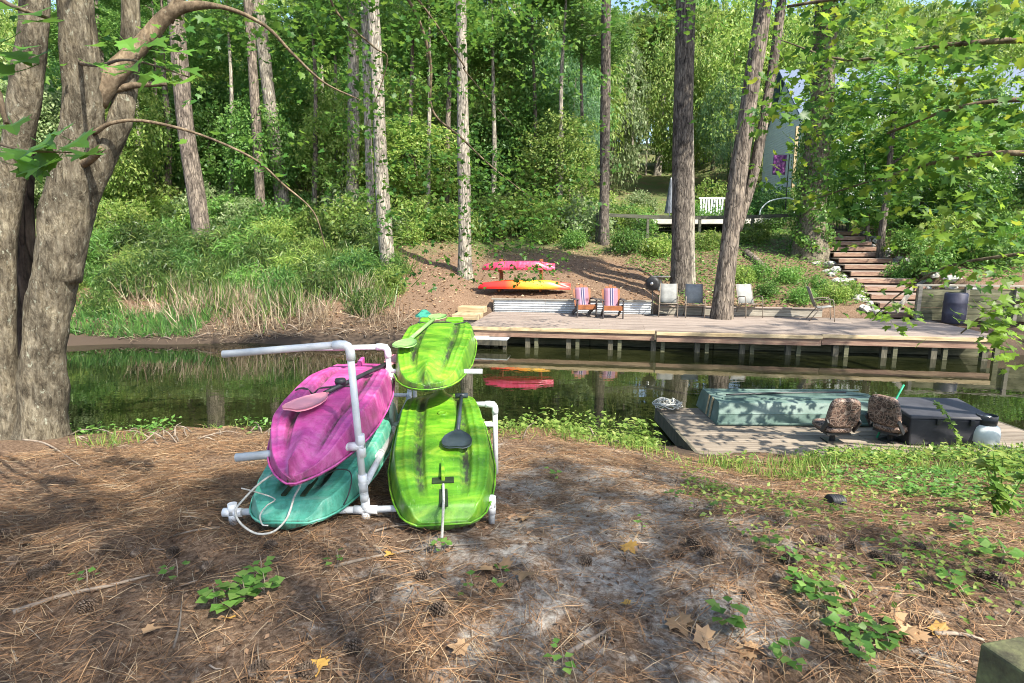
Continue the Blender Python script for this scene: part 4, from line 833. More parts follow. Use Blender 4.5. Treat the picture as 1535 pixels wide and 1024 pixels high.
# dock box
bxo = at_z(1362, 668, FZ); bx_ = empty('dock_box', (bxo.x, bxo.y, FZ), R(-4), 'faded black plastic dock box with sloping lid beside the green boat', 'storage box')
MB().add([(0, 0, 0.004), (0.94, 0, 0.004), (0.94, 0.66, 0.004), (0, 0.66, 0.004), (-0.03, -0.03, 0.36), (0.97, -0.03, 0.36), (0.97, 0.69, 0.43), (-0.03, 0.69, 0.43)], [(0, 3, 2, 1), (4, 5, 6, 7), (0, 1, 5, 4), (2, 3, 7, 6), (0, 4, 7, 3), (1, 2, 6, 5)]).build('bin', M['box'], bx_, bevel=0.02)
MB().add([(-0.05, -0.05, 0.365), (0.99, -0.05, 0.365), (0.99, 0.71, 0.435), (-0.05, 0.71, 0.435), (-0.03, -0.03, 0.40), (0.97, -0.03, 0.40), (0.95, 0.62, 0.475), (-0.01, 0.62, 0.475)], [(0, 3, 2, 1), (4, 5, 6, 7), (0, 1, 5, 4), (2, 3, 7, 6), (0, 4, 7, 3), (1, 2, 6, 5)]).build('lid', M['boxlid'], bx_, bevel=0.012)
for x in (0.3, 0.7): MB().box((x, -0.045, 0.33), (0.05, 0.025, 0.07)).build('latch', M['black'], bx_, bevel=0.005)
# propane tank on the bank beside it
tkp = at_z(1474, 668, FZ + 0.02); tk = empty('propane_tank', (tkp.x, tkp.y, FZ), 0.3, 'small white propane tank with black collar beside the dock box', 'gas tank')
MB().lathe([(0.10, 0), (0.10, 0.025), (0.12, 0.04), (0.152, 0.09), (0.155, 0.2), (0.14, 0.27), (0.09, 0.315), (0.04, 0.325), (0, 0.325)], 24).build('cylinder', M['tank'], tk, True)
MB().lathe([(0.105, 0.30), (0.11, 0.42), (0.10, 0.42), (0.095, 0.305)], 20).build('collar', M['black'], tk, True)
MB().lathe([(0.025, 0.32), (0.025, 0.38), (0.04, 0.385), (0.04, 0.41), (0, 0.41)], 12).build('valve', M['metal'], tk, True)
# coil of pale rope on the dock corner
cr = at_z(1001, 613, FZ + 0.02); pts = []
for k in range(150):
    a = k * 0.55; rr2 = 0.05 + 0.115 * abs(math.sin(k * 0.37)) + rr_.uniform(-0.02, 0.03)
    pts.append(cr + Vector((rr2 * math.cos(a) * 1.25, rr2 * math.sin(a), 0.012 + 0.11 * (k / 150) * (1.25 - rr2 * 5) + rr_.uniform(0, 0.09))))
tag(MB().tube(smooth_path(pts, 2), 0.008, 6).build('rope_pile', M['rope'], None, True), 'tangled pile of pale rope on the outer corner of the low dock', 'rope')

# ------------------------------------------------------------------ stairs, stones, gate, fence
st0 = ST0.copy(); st1 = ST1.copy()
NS = 13; stairs = empty('garden_stairs', (st0.x, st0.y, DECK), 0, 'tan timber garden stairs climbing the slope from the deck to the gate', 'stairs')
sd = (st1 - st0); run = sd.length / NS; ang = math.atan2(sd.y, sd.x) - math.pi / 2
centers = []
for k in range(NS):
    c = st0 + sd * ((k + 0.35) / NS); z0 = DECK + 0.165 + (st1.z - DECK - 0.165) * k / (NS - 1)
    w = 2.05 - 0.3 * k / NS; a_ = ang * (0.35 + 0.65 * k / NS) + rr_.uniform(-0.03, 0.03); centers.append((c.x, c.y, z0, w, a_))
    rot = Matrix.Rotation(a_, 3, 'Z'); lc = Vector((c.x - st0.x, c.y - st0.y, z0 - DECK))
    s_ = MB().box(lc + rot @ Vector((0, 0.35, -0.02)), (w, 1.0, 0.045), rot).build('tread', M['deck'], stairs, bevel=0.006)
    MB().box(lc + rot @ Vector((0, -0.12, -0.09)), (w + 0.02, 0.11, 0.15), rot).build('timber', M['fascia'], stairs, bevel=0.012)
def stone_mesh(seed):
    rng = np.random.default_rng(seed); d = []
    m_ = MB(); nlat, nlon = 5, 8; vs_ = [(0, 0, 0.5)]
    for i in range(1, nlat):
        th = math.pi * i / nlat
        for k in range(nlon):
            ph = 2 * math.pi * k / nlon; r = rng.uniform(0.36, 0.55); vs_.append((r * 1.25 * math.sin(th) * math.cos(ph), r * math.sin(th) * math.sin(ph), r * 0.6 * math.cos(th)))
    vs_.append((0, 0, -0.3)); f_ = [(0, 1 + k, 1 + (k + 1) % nlon) for k in range(nlon)]
    for i in range(nlat - 2): f_ += [(1 + i * nlon + k, 1 + (i + 1) * nlon + k, 1 + (i + 1) * nlon + (k + 1) % nlon, 1 + i * nlon + (k + 1) % nlon) for k in range(nlon)]
    f_ += [(1 + (nlat - 2) * nlon + k, len(vs_) - 1, 1 + (nlat - 2) * nlon + (k + 1) % nlon) for k in range(nlon)]
    vs_[0] = (0, 0, 0.3); return m_.add(vs_, f_).mesh('edging_stone')
stones = [stone_mesh(k) for k in range(6)]
for k, (x, y, z, w, a_) in enumerate(centers):
    for side in (-1, 1):
        for j in range(3 if side < 0 else 2):
            o = w / 2 + 0.16 + 0.22 * j * rr_.uniform(0.6, 1.2); yy = rr_.uniform(-0.2, 0.4)
            X = x + side * o * math.cos(a_) - yy * math.sin(a_); Y_ = y + side * o * math.sin(a_) + yy * math.cos(a_)
            s_ = link('edging_stone', stones[rr_.randrange(6)], M['stone'], None, (X, Y_, max(Z(X, Y_), z - 0.28) + 0.03), (rr_.uniform(-.3, .3), rr_.uniform(-.3, .3), rr_.uniform(0, 6)), [rr_.uniform(0.26, 0.46)] * 3)
            tag(s_, 'rough pale stone in the border along the garden stairs', 'stone', 'stones edging the garden stairs')
gc = centers[-1]; gt = empty('garden_gate', (gc[0], gc[1] + 0.55, gc[2]), gc[4] * 0.5, 'black metal picket gate at the top of the garden stairs', 'gate')
for k in range(11): MB().tube([(-0.7 + k * 0.14, 0, 0.06), (-0.7 + k * 0.14, 0, 1.12 + 0.10 * math.cos((k - 5) / 5 * 1.4))], 0.012, 6).build('picket', M['black_metal'], gt)
for z in (0.12, 1.0): MB().box((0, 0, z), (1.46, 0.03, 0.04)).build('rail', M['black_metal'], gt)
for x in (-0.78, 0.78): MB().box((x, 0, 0.65), (0.09, 0.09, 1.4)).build('post', M['adir_dark'], gt)
f0 = Vector((4.0, 27.4, 0)); f1 = Vector((gc[0] - 1.0, gc[1] + 0.7, 0))
fe_ = empty('rail_fence', (0, 0, 0), 0, 'green grey rail fence with thin wire along the upper yard', 'fence'); nfp = 5
def fz(t): p = f0.lerp(f1, t); return Vector((p.x, p.y, Z(p.x, p.y)))
for k in range(nfp):
    p = fz(k / (nfp - 1)); MB().box(p + Vector((0, 0, 0.55)), (0.11, 0.11, 1.25)).build('post', M['rail_dark'], fe_)
zt = max(fz(0).z, fz(1).z)
for k in range(nfp - 1):
    a, b = fz(k / (nfp - 1)), fz((k + 1) / (nfp - 1)); MB().bar(a + Vector((0, -0.02, 1.2)), b + Vector((0, -0.02, 1.2)), 0.10, 0.16).build('top_rail', M['rail_dark'], fe_)
    for h in (0.3, 0.6, 0.9): MB().tube([a + Vector((0, 0, h)), b + Vector((0, 0, h))], 0.004, 4).build('wire', M['black_metal'], fe_)

# ------------------------------------------------------------------ yard: pool, umbrella, garden seat, banner
pc = Vector((10.8, 33.5, 0)); pz = Z(pc.x, pc.y) + 0.55
po = empty('swimming_pool', (pc.x, pc.y, pz), R(-4), 'raised swimming pool with pale rim beyond the rail fence', 'pool')
MB().box((0, -2.0, -0.1), (10.6, 0.3, 0.4)).build('pool_wall', M['concrete'], po, bevel=0.03); MB().box((0, 2.0, -0.1), (10.6, 0.3, 0.4)).build('pool_wall', M['concrete'], po, bevel=0.03)
for x in (-5.15, 5.15): MB().box((x, 0, -0.3), (0.3, 3.7, 0.75)).build('pool_wall', M['concrete'], po, bevel=0.03)
MB().box((0, 0, -0.05), (10.0, 3.7, 0.2)).build('water_surface', M['poolwater'], po)
MB().tube(smooth_path([(2.7, -1.95, 0.05), (2.75, -1.95, 0.5), (3.3, -1.9, 0.95), (4.4, -1.85, 1.0), (4.5, -1.85, 0.06)], 5), 0.035, 8).build('handrail', M['tank'], po, True)
ub = on_ground(1004, 275, 30); um = empty('closed_umbrella', (9.85, 36.4, Z(9.85, 36.4)), 0, 'closed grey patio umbrella standing beyond the pool', 'umbrella')
MB().tube([(0, 0, 0), (0, 0, 3.0)], 0.035, 8).build('pole', M['tank'], um); MB().lathe([(0.34, 0.85), (0.30, 1.1), (0.2, 1.9), (0.08, 2.85), (0.0, 2.95)], 14).build('canopy', M['umbrella'], um); MB().lathe([(0.3, 0), (0.3, 0.08), (0.05, 0.1)], 16).build('base', M['concrete'], um)
gb = empty('garden_bench', (12.9, 37.4, Z(12.9, 37.4) - 0.02), 0.1, 'white slatted garden bench beyond the pool, half hidden by shrubs', 'bench')
for k in range(9): MB().box((-0.72 + k * 0.18, 0.25, 1.0), (0.10, 0.03, 1.1)).build('back_slat', M['siding'], gb)
MB().box((0, 0, 0.5), (1.7, 0.5, 0.06)).build('seat', M['siding'], gb); MB().box((0, 0.25, 1.56), (1.75, 0.06, 0.1)).build('top_rail', M['siding'], gb)
for x in (-0.78, 0.78):
    for y in (-0.2, 0.22): MB().box((x, y, 0.25), (0.08, 0.08, 0.5)).build('leg', M['siding'], gb)
bz = at_y(1170, 262, 34.5); bn = empty('garden_banner', (bz.x - 0.1, 34.5, Z(bz.x, 34.5)), 0.0, 'purple garden banner with pale markings hanging by the house corner', 'banner')
hb = bz.z - bn.location.z
MB().tube([(0.55, 0.03, 0), (0.55, 0.03, hb + 1.15)], 0.03, 6).build('pole', M['black_metal'], bn); MB().tube([(0.55, 0.03, hb + 1.12), (-0.4, 0.03, hb + 1.12)], 0.015, 6).build('arm', M['black_metal'], bn)
cl = []; 
for k in range(9):
    z = hb + 1.1 * k / 8
    for j in range(9): cl.append((-0.38 + 0.095 * j, 0.03 * math.sin(j * 0.9 + k * 0.4), z))
clo = MB().add(cl, [(k * 9 + j, k * 9 + j + 1, k * 9 + j + 10, k * 9 + j + 9) for k in range(8) for j in range(8)]).build('cloth', M['flag'], bn, True)
so = clo.modifiers.new('thick', 'SOLIDIFY'); so.thickness = 0.008

# ------------------------------------------------------------------ house
HX, HY = at_y(1200, 300, 37).x, 37.0; HZ = Z(HX + 4, HY) - 0.4
ho = empty('house', (HX, HY, HZ), R(-6), 'pale siding house with blue grey shingle roof behind the trees up the slope', 'house')
def siding(x0, x1, y, z0, z1, skew=None):
    h = 0.17; bm_ = {}
    k = 0
    while z0 + k * h < z1:
        z = z0 + k * h; a, b = (x0, x1) if skew is None else skew(z + h / 2)
        if b - a > 0.1: MB().box(((a + b) / 2, y - 0.012, z + h / 2), (b - a, 0.03, h - 0.004), Matrix.Rotation(R(-7), 3, 'X')).build('siding_board', M['siding'], ho)
        k += 1
HW = 17.0; EAVE = 6.0; RIDGE = 9.6
MB().box((HW / 2, 4.0, EAVE / 2), (HW - 0.04, 7.9, EAVE)).build('wall', M['siding'], ho)
siding(0, HW, 0, 0.5, EAVE)
MB().add([(0.05, 0.06, EAVE), (0.05, 7.9, EAVE), (0.05, 4.0, RIDGE - 0.15), (0.3, 0.06, EAVE), (0.3, 7.9, EAVE), (0.3, 4.0, RIDGE - 0.15)], [(0, 2, 1), (3, 4, 5), (0, 3, 5, 2), (1, 2, 5, 4), (0, 1, 4, 3)]).build('gable', M['siding'], ho)
k = 0
while 0.5 + k * 0.17 < RIDGE - 0.4:
    z = 0.5 + k * 0.17; h_ = 0.0 if z < EAVE else 4.0 * (z - EAVE + 0.17) / (RIDGE - EAVE); MB().box((0.005, 4.0, z + 0.085), (0.03, 7.9 - 2 * h_, 0.166), Matrix.Rotation(R(7), 3, 'Y')).build('siding_board', M['siding'], ho) if 7.9 - 2 * h_ > 0.2 else None
    k += 1
for sgn in (0, 1):
    y0, y1 = (-0.55, 4.02) if sgn == 0 else (8.5, 3.98)
    vs_ = [(-0.6, y0, EAVE - 0.35), (HW + 0.6, y0, EAVE - 0.35), (HW + 0.6, y1, RIDGE), (-0.6, y1, RIDGE)]; vs_ += [(x, y, z + 0.14) for x, y, z in vs_]
    MB().add(vs_, [(0, 3, 2, 1), (4, 5, 6, 7), (0, 1, 5, 4), (2, 3, 7, 6), (0, 4, 7, 3), (1, 2, 6, 5)]).build('roof', M['shingle'], ho)
MB().box((HW / 2, -0.58, EAVE - 0.30), (HW + 1.2, 0.04, 0.24)).build('fascia', M['trim'], ho)
for x, w, z, hgt in ((1.1, 0.7, 3.4, 1.5), (6.9, 1.4, 3.6, 1.6), (9.7, 1.4, 3.6, 1.6), (12.6, 1.4, 3.6, 1.6), (8.3, 2.0, 0.9, 1.7)):
    f_ = MB().box((x, -0.05, z + hgt / 2), (w + 0.24, 0.07, hgt + 0.24)).build('window', M['trim'], ho); MB().box((x, -0.092, z + hgt / 2), (w, 0.03, hgt)).build('pane', M['glass'], f_)
    MB().box((x, -0.115, z + hgt / 2), (w, 0.03, 0.05)).build('sash_bar', M['trim'], f_)
MB().box((0.0, -0.03, EAVE / 2), (0.16, 0.10, EAVE)).build('corner_board', M['trim'], ho)
MB().box((12.0, -1.6, 1.05), (9.0, 3.0, 0.18)).build('porch_floor', M['greylumber'], ho)
MB().box((12.0, -1.55, 0.45), (8.8, 2.9, 1.0)).build('porch_base', M['adir_dark'], ho)
for x in (7.7, 10.4, 13.1, 15.8): MB().box((x, -2.95, 2.1), (0.16, 0.16, 2.0)).build('porch_post', M['trim'], ho)
MB().box((12.0, -1.5, 3.2), (9.2, 3.2, 0.2)).build('porch_roof', M['trim'], ho)
for z in (1.5, 2.0): MB().box((12.0, -2.95, z), (8.6, 0.05, 0.07)).build('porch_rail', M['trim'], ho)
MB().box((-0.7, -0.45, 2.6), (0.16, 0.16, 5.2)).build('corner_post', M['lumber'], ho)
# timber post by the camera
wp = at_z(1505, 985, 0.42); tp = MB().box((0, 0, -0.02), (0.16, 0.16, 0.95)).build('timber_post', M['moss_post'], None, bevel=0.008, loc=(wp.x + 0.075, wp.y, -0.035), rot=(0, 0, R(12)))
tag(tp, 'square mossy cut timber post standing in the litter', 'post')

# ------------------------------------------------------------------ trees: trunks seen one by one on the far bank
def tree_root(name, base, label, group=None, cat='tree'):
    return empty(name, base, 0, label, cat, group)
def add_crown(root, key, loc, scale, mat, rz=None, name='crown'):
    return link(name, CROWN[key], mat, root, loc, (random.uniform(-.15, .15), random.uniform(-.15, .15), random.uniform(0, 6.28) if rz is None else rz), scale)
def px_trunk(name, label, path, w, mat, base=None, crown='pine', ht=17, seed=0, group=None, cmat='pine_needle', flare=0.35, y0=14, seg=14, crown_n=2, cs=0.8):
    """path: picture points from the foot up; w: widths in pixels at foot and top; the foot stands on the ground"""
    b = Vector(base) if base is not None else on_ground(path[0][0], path[0][1], y0)
    root = tree_root(name, b, label, group); Y = b.y
    pts = [Vector((0, 0, -0.25))] + [at_y(px, py, Y) - b for px, py in path]
    pts[1] = Vector((0, 0, 0.0))
    d = (pts[-1] - pts[-2]); d.normalize(); top = pts[-1].z
    d = (d + Vector((0, 0, 1.2))).normalized()
    while pts[-1].z < ht - 1: pts.append(pts[-1] + d * min(3.0, ht - pts[-1].z) + Vector((random.uniform(-.15, .15), random.uniform(-.15, .15), 0)))
    s = 0.82 * Y / F; r0, r1 = w[0] * s / 2, w[1] * s / 2; zt = top
    rs = [r0] + [max(0.04, r0 + (r1 - r0) * min(1, p.z / zt) if p.z <= zt else r1 * (1 - 0.75 * (p.z - zt) / max(0.1, ht - zt))) for p in pts[1:]]
    link('trunk', trunk_mesh('trunk', pts, rs, seg, 0.07, seed, 6, flare), M[mat], root)
    tp_ = pts[-1]; rr3 = random.Random(seed + 50)
    if crown:
        for k in range(crown_n):
            q = tp_ + Vector((rr3.uniform(-1.8, 1.8), rr3.uniform(-1.5, 1.5), -0.5 - 2.4 * k + rr3.uniform(-.5, .5)))
            a = Vector((tp_.x, tp_.y, q.z - 0.8)); MB().tube([a, a.lerp(q, 0.6) + Vector((0, 0, 0.2)), q], [0.07, 0.05, 0.02], 6).build('limb', M[mat], root, True)
            add_crown(root, crown + str(k % 2), q, [cs * rr3.uniform(0.9, 1.2)] * 2 + [cs * rr3.uniform(0.5, 0.7)], M[cmat])
    return root
T = px_trunk
T('pine_tree', 'grey brown pine with a leaning trunk rising from the cane thicket', [(306, 380), (295, 300), (280, 200), (270, 100), (262, 0)], (30, 25), 'bark_pine', seed=1, ht=18)
T('pine_tree', 'slim grey pine close behind its straighter neighbour above the cane thicket', [(392, 335), (387, 240), (380, 120), (372, 0)], (17, 15), 'bark_pine', seed=2, ht=20)
T('pine_tree', 'pale grey pine leaning beside the slim pine above the cane thicket', [(427, 332), (414, 230), (400, 120), (386, 0)], (24, 19), 'bark_pale', seed=3, ht=20)
T('pine_tree', 'pale trunked tree up the slope behind the pair of paler trunks', [(527, 345), (529, 240), (530, 120), (528, 0)], (23, 17), 'bark_pale', seed=4, ht=19)
T('slender_tree', 'slender trunk squeezed between two thicker pale trunks', [(556, 362), (554, 260), (550, 150), (546, 0)], (14, 11), 'bark_pale', seed=5, ht=16)
T('pine_tree', 'pale pine with a flared foot at the edge of the cane thicket', [(583, 412), (574, 300), (568, 180), (562, 60), (560, 0)], (26, 20), 'bark_pale', seed=6, ht=18)
T('pine_tree', 'whitish leaf speckled trunk standing alone on the pine straw slope', [(697, 415), (696, 300), (694, 180), (691, 0)], (25, 17), 'bark_pale', seed=7, ht=19)
T('slender_tree', 'thin grey trunk far up the slope between the speckled and the dark trunk', [(758, 262), (763, 180), (767, 90), (770, 0)], (11, 9), 'bark_pale', seed=8, ht=21, y0=30)
T('pine_tree', 'straight dark pine trunk above the two wooden slat chairs', [(905, 366), (906, 250), (908, 120), (909, 0)], (18, 16), 'bark_dark', seed=9, ht=19)
T('pine_tree', 'thick dark furrowed pine trunk behind the grey patio chairs', [(1020, 436), (1021, 320), (1024, 200), (1028, 0)], (33, 33), 'bark_dark', seed=10, ht=19)
T('pine_tree', 'pale trunk standing right behind the thick dark pine', [(1034, 425), (1034, 300), (1033, 200), (1031, 100)], (18, 14), 'bark_pale', seed=11, ht=15)
lean_b = at_z(1081, 480, DECK - 0.05)
lt_ = T('leaning_tree', 'leaning twin stemmed trunk growing up through the deck', [(1081, 480), (1089, 400), (1103, 290), (1122, 160), (1145, 0)], (34, 26), 'bark_pine', base=lean_b, seed=12, ht=16, crown='broad', cmat='mid_leaf')
st_p = [at_y(px, py, lean_b.y + 0.15) - lean_b for px, py in ((1104, 345), (1127, 270), (1150, 150), (1172, 0), (1190, -200))]
link('second_stem', trunk_mesh('second_stem', st_p, [0.16, 0.155, 0.14, 0.12, 0.08], 12, 0.07, 33), M['bark_pine'], lt_)
iv = T('ivy_clad_tree', 'broad tree wrapped in ivy beside the head of the garden stairs', [(1214, 388), (1217, 330), (1222, 250), (1232, 150), (1240, 0)], (46, 34), 'bark_maple', seed=13, ht=14, crown='broad', cmat='mid_leaf', flare=0.6)
# ivy leaves on that trunk
def ivy(root, path_px, Y, n, rw, name='ivy'):
    rng = np.random.default_rng(5); b = root.location; P = np.array([list(at_y(px, py, Y) - b) for px, py in path_px]); t = rng.uniform(0, 1, n) ** 0.9 * (len(P) - 1); i = np.minimum(t.astype(int), len(P) - 2); f = (t - i)[:, None]
    c = P[i] * (1 - f) + P[i + 1] * f; a = rng.uniform(0, 2 * np.pi, n); rad = rw * rng.uniform(0.9, 1.35, n) * (1 + 0.25 * np.sin(a * 3 + t * 4)); d = np.stack([np.cos(a), np.sin(a), 0 * a], 1)
    o = link(name, leaves_mesh(name, c + d * rad[:, None], d + rng.normal(0, 0.4, (n, 3)), np.array([0, 0, -0.8]) + rng.normal(0, 0.6, (n, 3)), rng.uniform(0.07, 0.14, n), 'oval', 1.5), M['mid_leaf'], root); return o
ivy(iv, [(1215, 376), (1215, 352), (1218, 310), (1223, 250), (1232, 150), (1240, -40)], iv.location.y, 7500, 0.56)
T('young_tree', 'young dark trunk growing beside the garden stairs', [(1319, 392), (1322, 350), (1328, 300), (1336, 220)], (13, 9), 'bark_dark', seed=14, ht=7, crown='broad', cmat='maple', crown_n=2, cs=0.8)
T('slender_tree', 'pale trunk beside the path far up the wooded hill', [(985, 262), (989, 225), (993, 180), (996, 100)], (12, 8), 'bark_pale', seed=15, ht=16, y0=38, crown='broad', cmat='bright_leaf')
for k, (px, py, w) in enumerate(((935, 262, 5), (946, 264, 5), (957, 258, 4), (968, 262, 4), (1044, 250, 5), (1056, 245, 5), (1068, 250, 6), (1080, 243, 5), (875, 262, 6), (846, 250, 6), (640, 280, 6), (480, 290, 8), (230, 300, 7), (345, 285, 8), (150, 330, 12), (205, 318, 10), (250, 326, 13), (345, 330, 10), (470, 338, 11), (500, 322, 9), (612, 332, 11), (640, 338, 9), (668, 330, 12), (738, 342, 10), (800, 330, 9), (838, 342, 11), (870, 335, 8))):
    T('slender_tree', 'thin straight young trunk in the wood up the hill', [(px, py), (px + 2, py - 60), (px + 3, py - 130)], (w, w * 0.8), 'bark_pale' if k % 2 else 'bark_pine', seed=100 + k, ht=13, y0=34 if py < 312 else 20, crown='broad', cmat='bright_leaf' if k < 8 else 'mid_leaf', group='thin trunks in the wood', crown_n=2, seg=8)
lg0, lg1 = on_ground(1118, 383, 18), on_ground(1148, 410, 18)
tag(MB().tube(smooth_path([lg0 + Vector((0, 0, .1)), lg0.lerp(lg1, .5) + Vector((0.05, 0, .1)), lg1 + Vector((0, 0, .08))], 4), [0.16] * 5 + [0.15] * 4, 10, True, 0.08, 4).build('fallen_log', M['bark_pine'], None, True), 'short fallen log lying in the ground cover on the slope', 'log')

# leafy understorey on the hill
LOOK = {'dark_leaf': 'dark green', 'mid_leaf': 'mid green', 'bright_leaf': 'yellow green', 'pale_leaf': 'pale grey green', 'maple': 'fresh green', 'blue_needle': 'blue green', 'cane': 'deep green', 'grass': 'bright grassy green'}
def small_tree(px, Y, h, crown, mat, s, name='broadleaf_tree', label='leafy broadleaf tree in the wood behind the far bank', group='broadleaf trees in the wood', lift=0.55, extra=True, bark='bark_pine'):
    x = (px - CX) / F * Y * cp; z = Z(x, Y); rr3 = random.Random(int(px * 7 + Y * 13)); root = tree_root(name, (x, Y, z), (LOOK[mat] + ' ' + label) if name != 'white_pine' else label, group)
    lean = Vector((rr3.uniform(-.6, .6), rr3.uniform(-.5, .5), 0)); p = [Vector((0, 0, -0.2)), lean * 0.3 + Vector((0, 0, h * 0.35)), lean + Vector((0, 0, h * 0.85))]
    link('trunk', trunk_mesh('trunk', p, [0.05 + 0.008 * h, 0.04 + 0.006 * h, 0.02], 8, 0.05, int(px), 4), M[bark], root)
    add_crown(root, crown, lean * 0.8 + Vector((0, 0, h * lift)), (s, s, h * 0.5 / 3.2), M[mat])
    return root
rr4 = random.Random(21)
def pick(px, Y):
    if px < 480: return rr4.choice(['bright_leaf', 'bright_leaf', 'mid_leaf', 'mid_leaf', 'pale_leaf'])
    if px < 860: return rr4.choice(['dark_leaf', 'mid_leaf', 'bright_leaf', 'bright_leaf'])
    return rr4.choice(['bright_leaf', 'pale_leaf', 'bright_leaf', 'mid_leaf'])
for Y, step, hlo, hhi, lo, hi in ((32.5, 105, 5, 8, -60, 900), (36, 105, 7, 11, -150, 900), (42, 100, 8, 13, -200, 900), (46, 110, 15, 19, 250, 900), (49, 88, 9, 15, -250, 1660), (58, 80, 10, 17, -250, 1660), (70, 70, 12, 19, -250, 1660), (84, 62, 13, 22, -250, 1660)):
    px = lo
    while px < hi:
        y_ = Y + rr4.uniform(-2, 2); h = rr4.uniform(hlo, hhi)
        if not (895 < px < 1180 and Y < 47) and not (930 < px < 975 and Y < 56): small_tree(px, y_, h, 'broad%d' % rr4.randrange(4), pick(px, Y), rr4.uniform(0.85, 1.35) * (1 + (Y - 25) * 0.012))
        px += step * rr4.uniform(0.7, 1.3)
for px, Y, h, mat, s in ((1300, 24.5, 4.6, 'maple', 0.75), (1375, 26, 5.2, 'mid_leaf', 0.85), (1440, 23.5, 3.6, 'maple', 0.7), (1500, 27, 4.5, 'mid_leaf', 0.8), (1255, 30, 6.5, 'mid_leaf', 0.8), (1330, 31, 6.0, 'bright_leaf', 0.7), (1212, 33.5, 6.6, 'bright_leaf', 0.42), (1450, 30, 7.5, 'mid_leaf', 0.9), (1570, 24, 5.5, 'dark_leaf', 1.0)):
    small_tree(px, Y, h, 'broad%d' % rr4.randrange(4), mat, s, 'garden_tree', 'small leafy tree on the slope between the garden stairs and the house', 'small trees below the house')
for px, Y, h, s in ((850, 37, 9, 0.8), (1090, 46, 9, 0.9)):
    small_tree(px, Y, h, 'pine%d' % rr4.randrange(2), 'blue_needle', s, 'white_pine', 'soft blue green pine on the hill among broadleaf trees', 'blue green pines on the hill')

# unseen trees added around the viewer: their crowns shade the near bank, the water and the deck
def shade_tree(x, y, h, crowns, label, bark='bark_pine', key='dapple', mat='mid_leaf'):
    root = tree_root('shade_tree', (x, y, Z(x, y)), label, 'unseen trees added round the near bank for shade'); rr3 = random.Random(int(x * 31 + y * 17))
    pts = [Vector((0, 0, -0.2)), Vector((rr3.uniform(-.2, .2), 0, h * 0.4)), Vector((rr3.uniform(-.4, .4), rr3.uniform(-.4, .4), h * 0.95))]
    link('trunk', trunk_mesh('trunk', pts, [0.22, 0.17, 0.05], 10, 0.06, int(x * 3 + 40), 5, 0.3), M[bark], root)
    for cx, cyy, cz, s in crowns:
        q = Vector((cx, cyy, cz)); a = Vector((0, 0, max(1.5, cz - 1.5))); MB().tube([a, a.lerp(q, 0.5) + Vector((0, 0, 0.3)), q], [0.09, 0.06, 0.02], 6).build('limb', M[bark], root, True)
        add_crown(root, key + str(rr3.randrange(2)), q, (s, s, s * 0.55), M[mat])
    return root
SH = 'unseen tall leafy tree added on the near bank to cast dappled shade'
shade_tree(5.2, -4.6, 12, [(0, 0, 10.5, 0.8), (-2.8, 0.6, 8.8, 0.6), (1.6, 1.8, 9.2, 0.5)], SH)
shade_tree(-0.5, -6.5, 13, [(0.5, 0, 11, 0.7), (3.0, 1.2, 8.8, 0.5), (-2.6, 0.4, 9.6, 0.6)], SH)
shade_tree(12.5, -4.5, 13, [(0, 0, 11, 0.6), (-2.6, 0.6, 9, 0.45)], SH)
shade_tree(14.5, 5.0, 15, [(0, 0, 12.5, 0.7), (-2.6, 1.0, 10.5, 0.5), (1.0, 3.0, 11, 0.55)], SH)
shade_tree(20.0, 7.5, 15, [(0, 0, 13, 0.8), (-2.6, 1.0, 10.5, 0.6)], SH)
shade_tree(-5.0, -3.5, 12, [(0, 0, 10, 0.7), (2.2, 1.4, 8.6, 0.5)], SH)

# ------------------------------------------------------------------ the many stemmed maple on the near bank
MY = 6.0
mb_ = Vector((at_y(62, 655, MY).x, MY, 0)); mb_.z = Z(mb_.x, MY)
maple = tree_root('maple_tree', mb_, 'big lichen spotted maple with several stems at the water edge')
def mp(px, py, Y): return at_y(px, py, Y) - mb_
def stem(name, pts, ws, mat='bark_maple', seg=20, wob=0.07, seed=0, n=8, Y=MY, flare=0.0):
    return link(name, trunk_mesh(name, pts, [w * 0.76 * MY / F / 2 for w in ws], seg, wob, seed, n, flare), M[mat], maple)
stem('trunk', [mp(58, 700, 6.0), mp(62, 640, 6.0), mp(64, 560, 6.0), mp(73, 470, 6.0), mp(88, 380, 6.02), mp(104, 290, 6.05), mp(122, 200, 6.05), mp(124, 110, 6.0), mp(112, 0, 5.95), mp(96, -160, 5.9), mp(80, -420, 5.8)], [96, 80, 72, 72, 78, 78, 72, 62, 58, 52, 38], seed=2, flare=0.45, wob=0.10)
stem('stem', [mp(18, 690, 5.9), mp(14, 640, 5.9), mp(6, 540, 5.85), mp(4, 420, 5.8), mp(12, 300, 5.8), mp(30, 190, 5.75), mp(46, 80, 5.7), mp(52, -30, 5.7), mp(40, -260, 5.6)], [80, 62, 44, 40, 44, 48, 46, 40, 30], seed=5)
stem('stem', [mp(96, 420, 6.05), mp(112, 330, 6.1), mp(146, 250, 6.15), mp(176, 190, 6.2), mp(192, 120, 6.3), mp(196, 50, 6.35), mp(193, -60, 6.4), mp(190, -300, 6.5)], [60, 58, 50, 42, 36, 34, 30, 22], seed=7)
stem('stem', [mp(40, 690, 6.5), mp(42, 560, 6.5), mp(38, 420, 6.5), mp(36, 300, 6.5), mp(40, 150, 6.5), mp(46, -60, 6.5)], [54, 40, 36, 34, 32, 32], 'bark_black', seed=9)
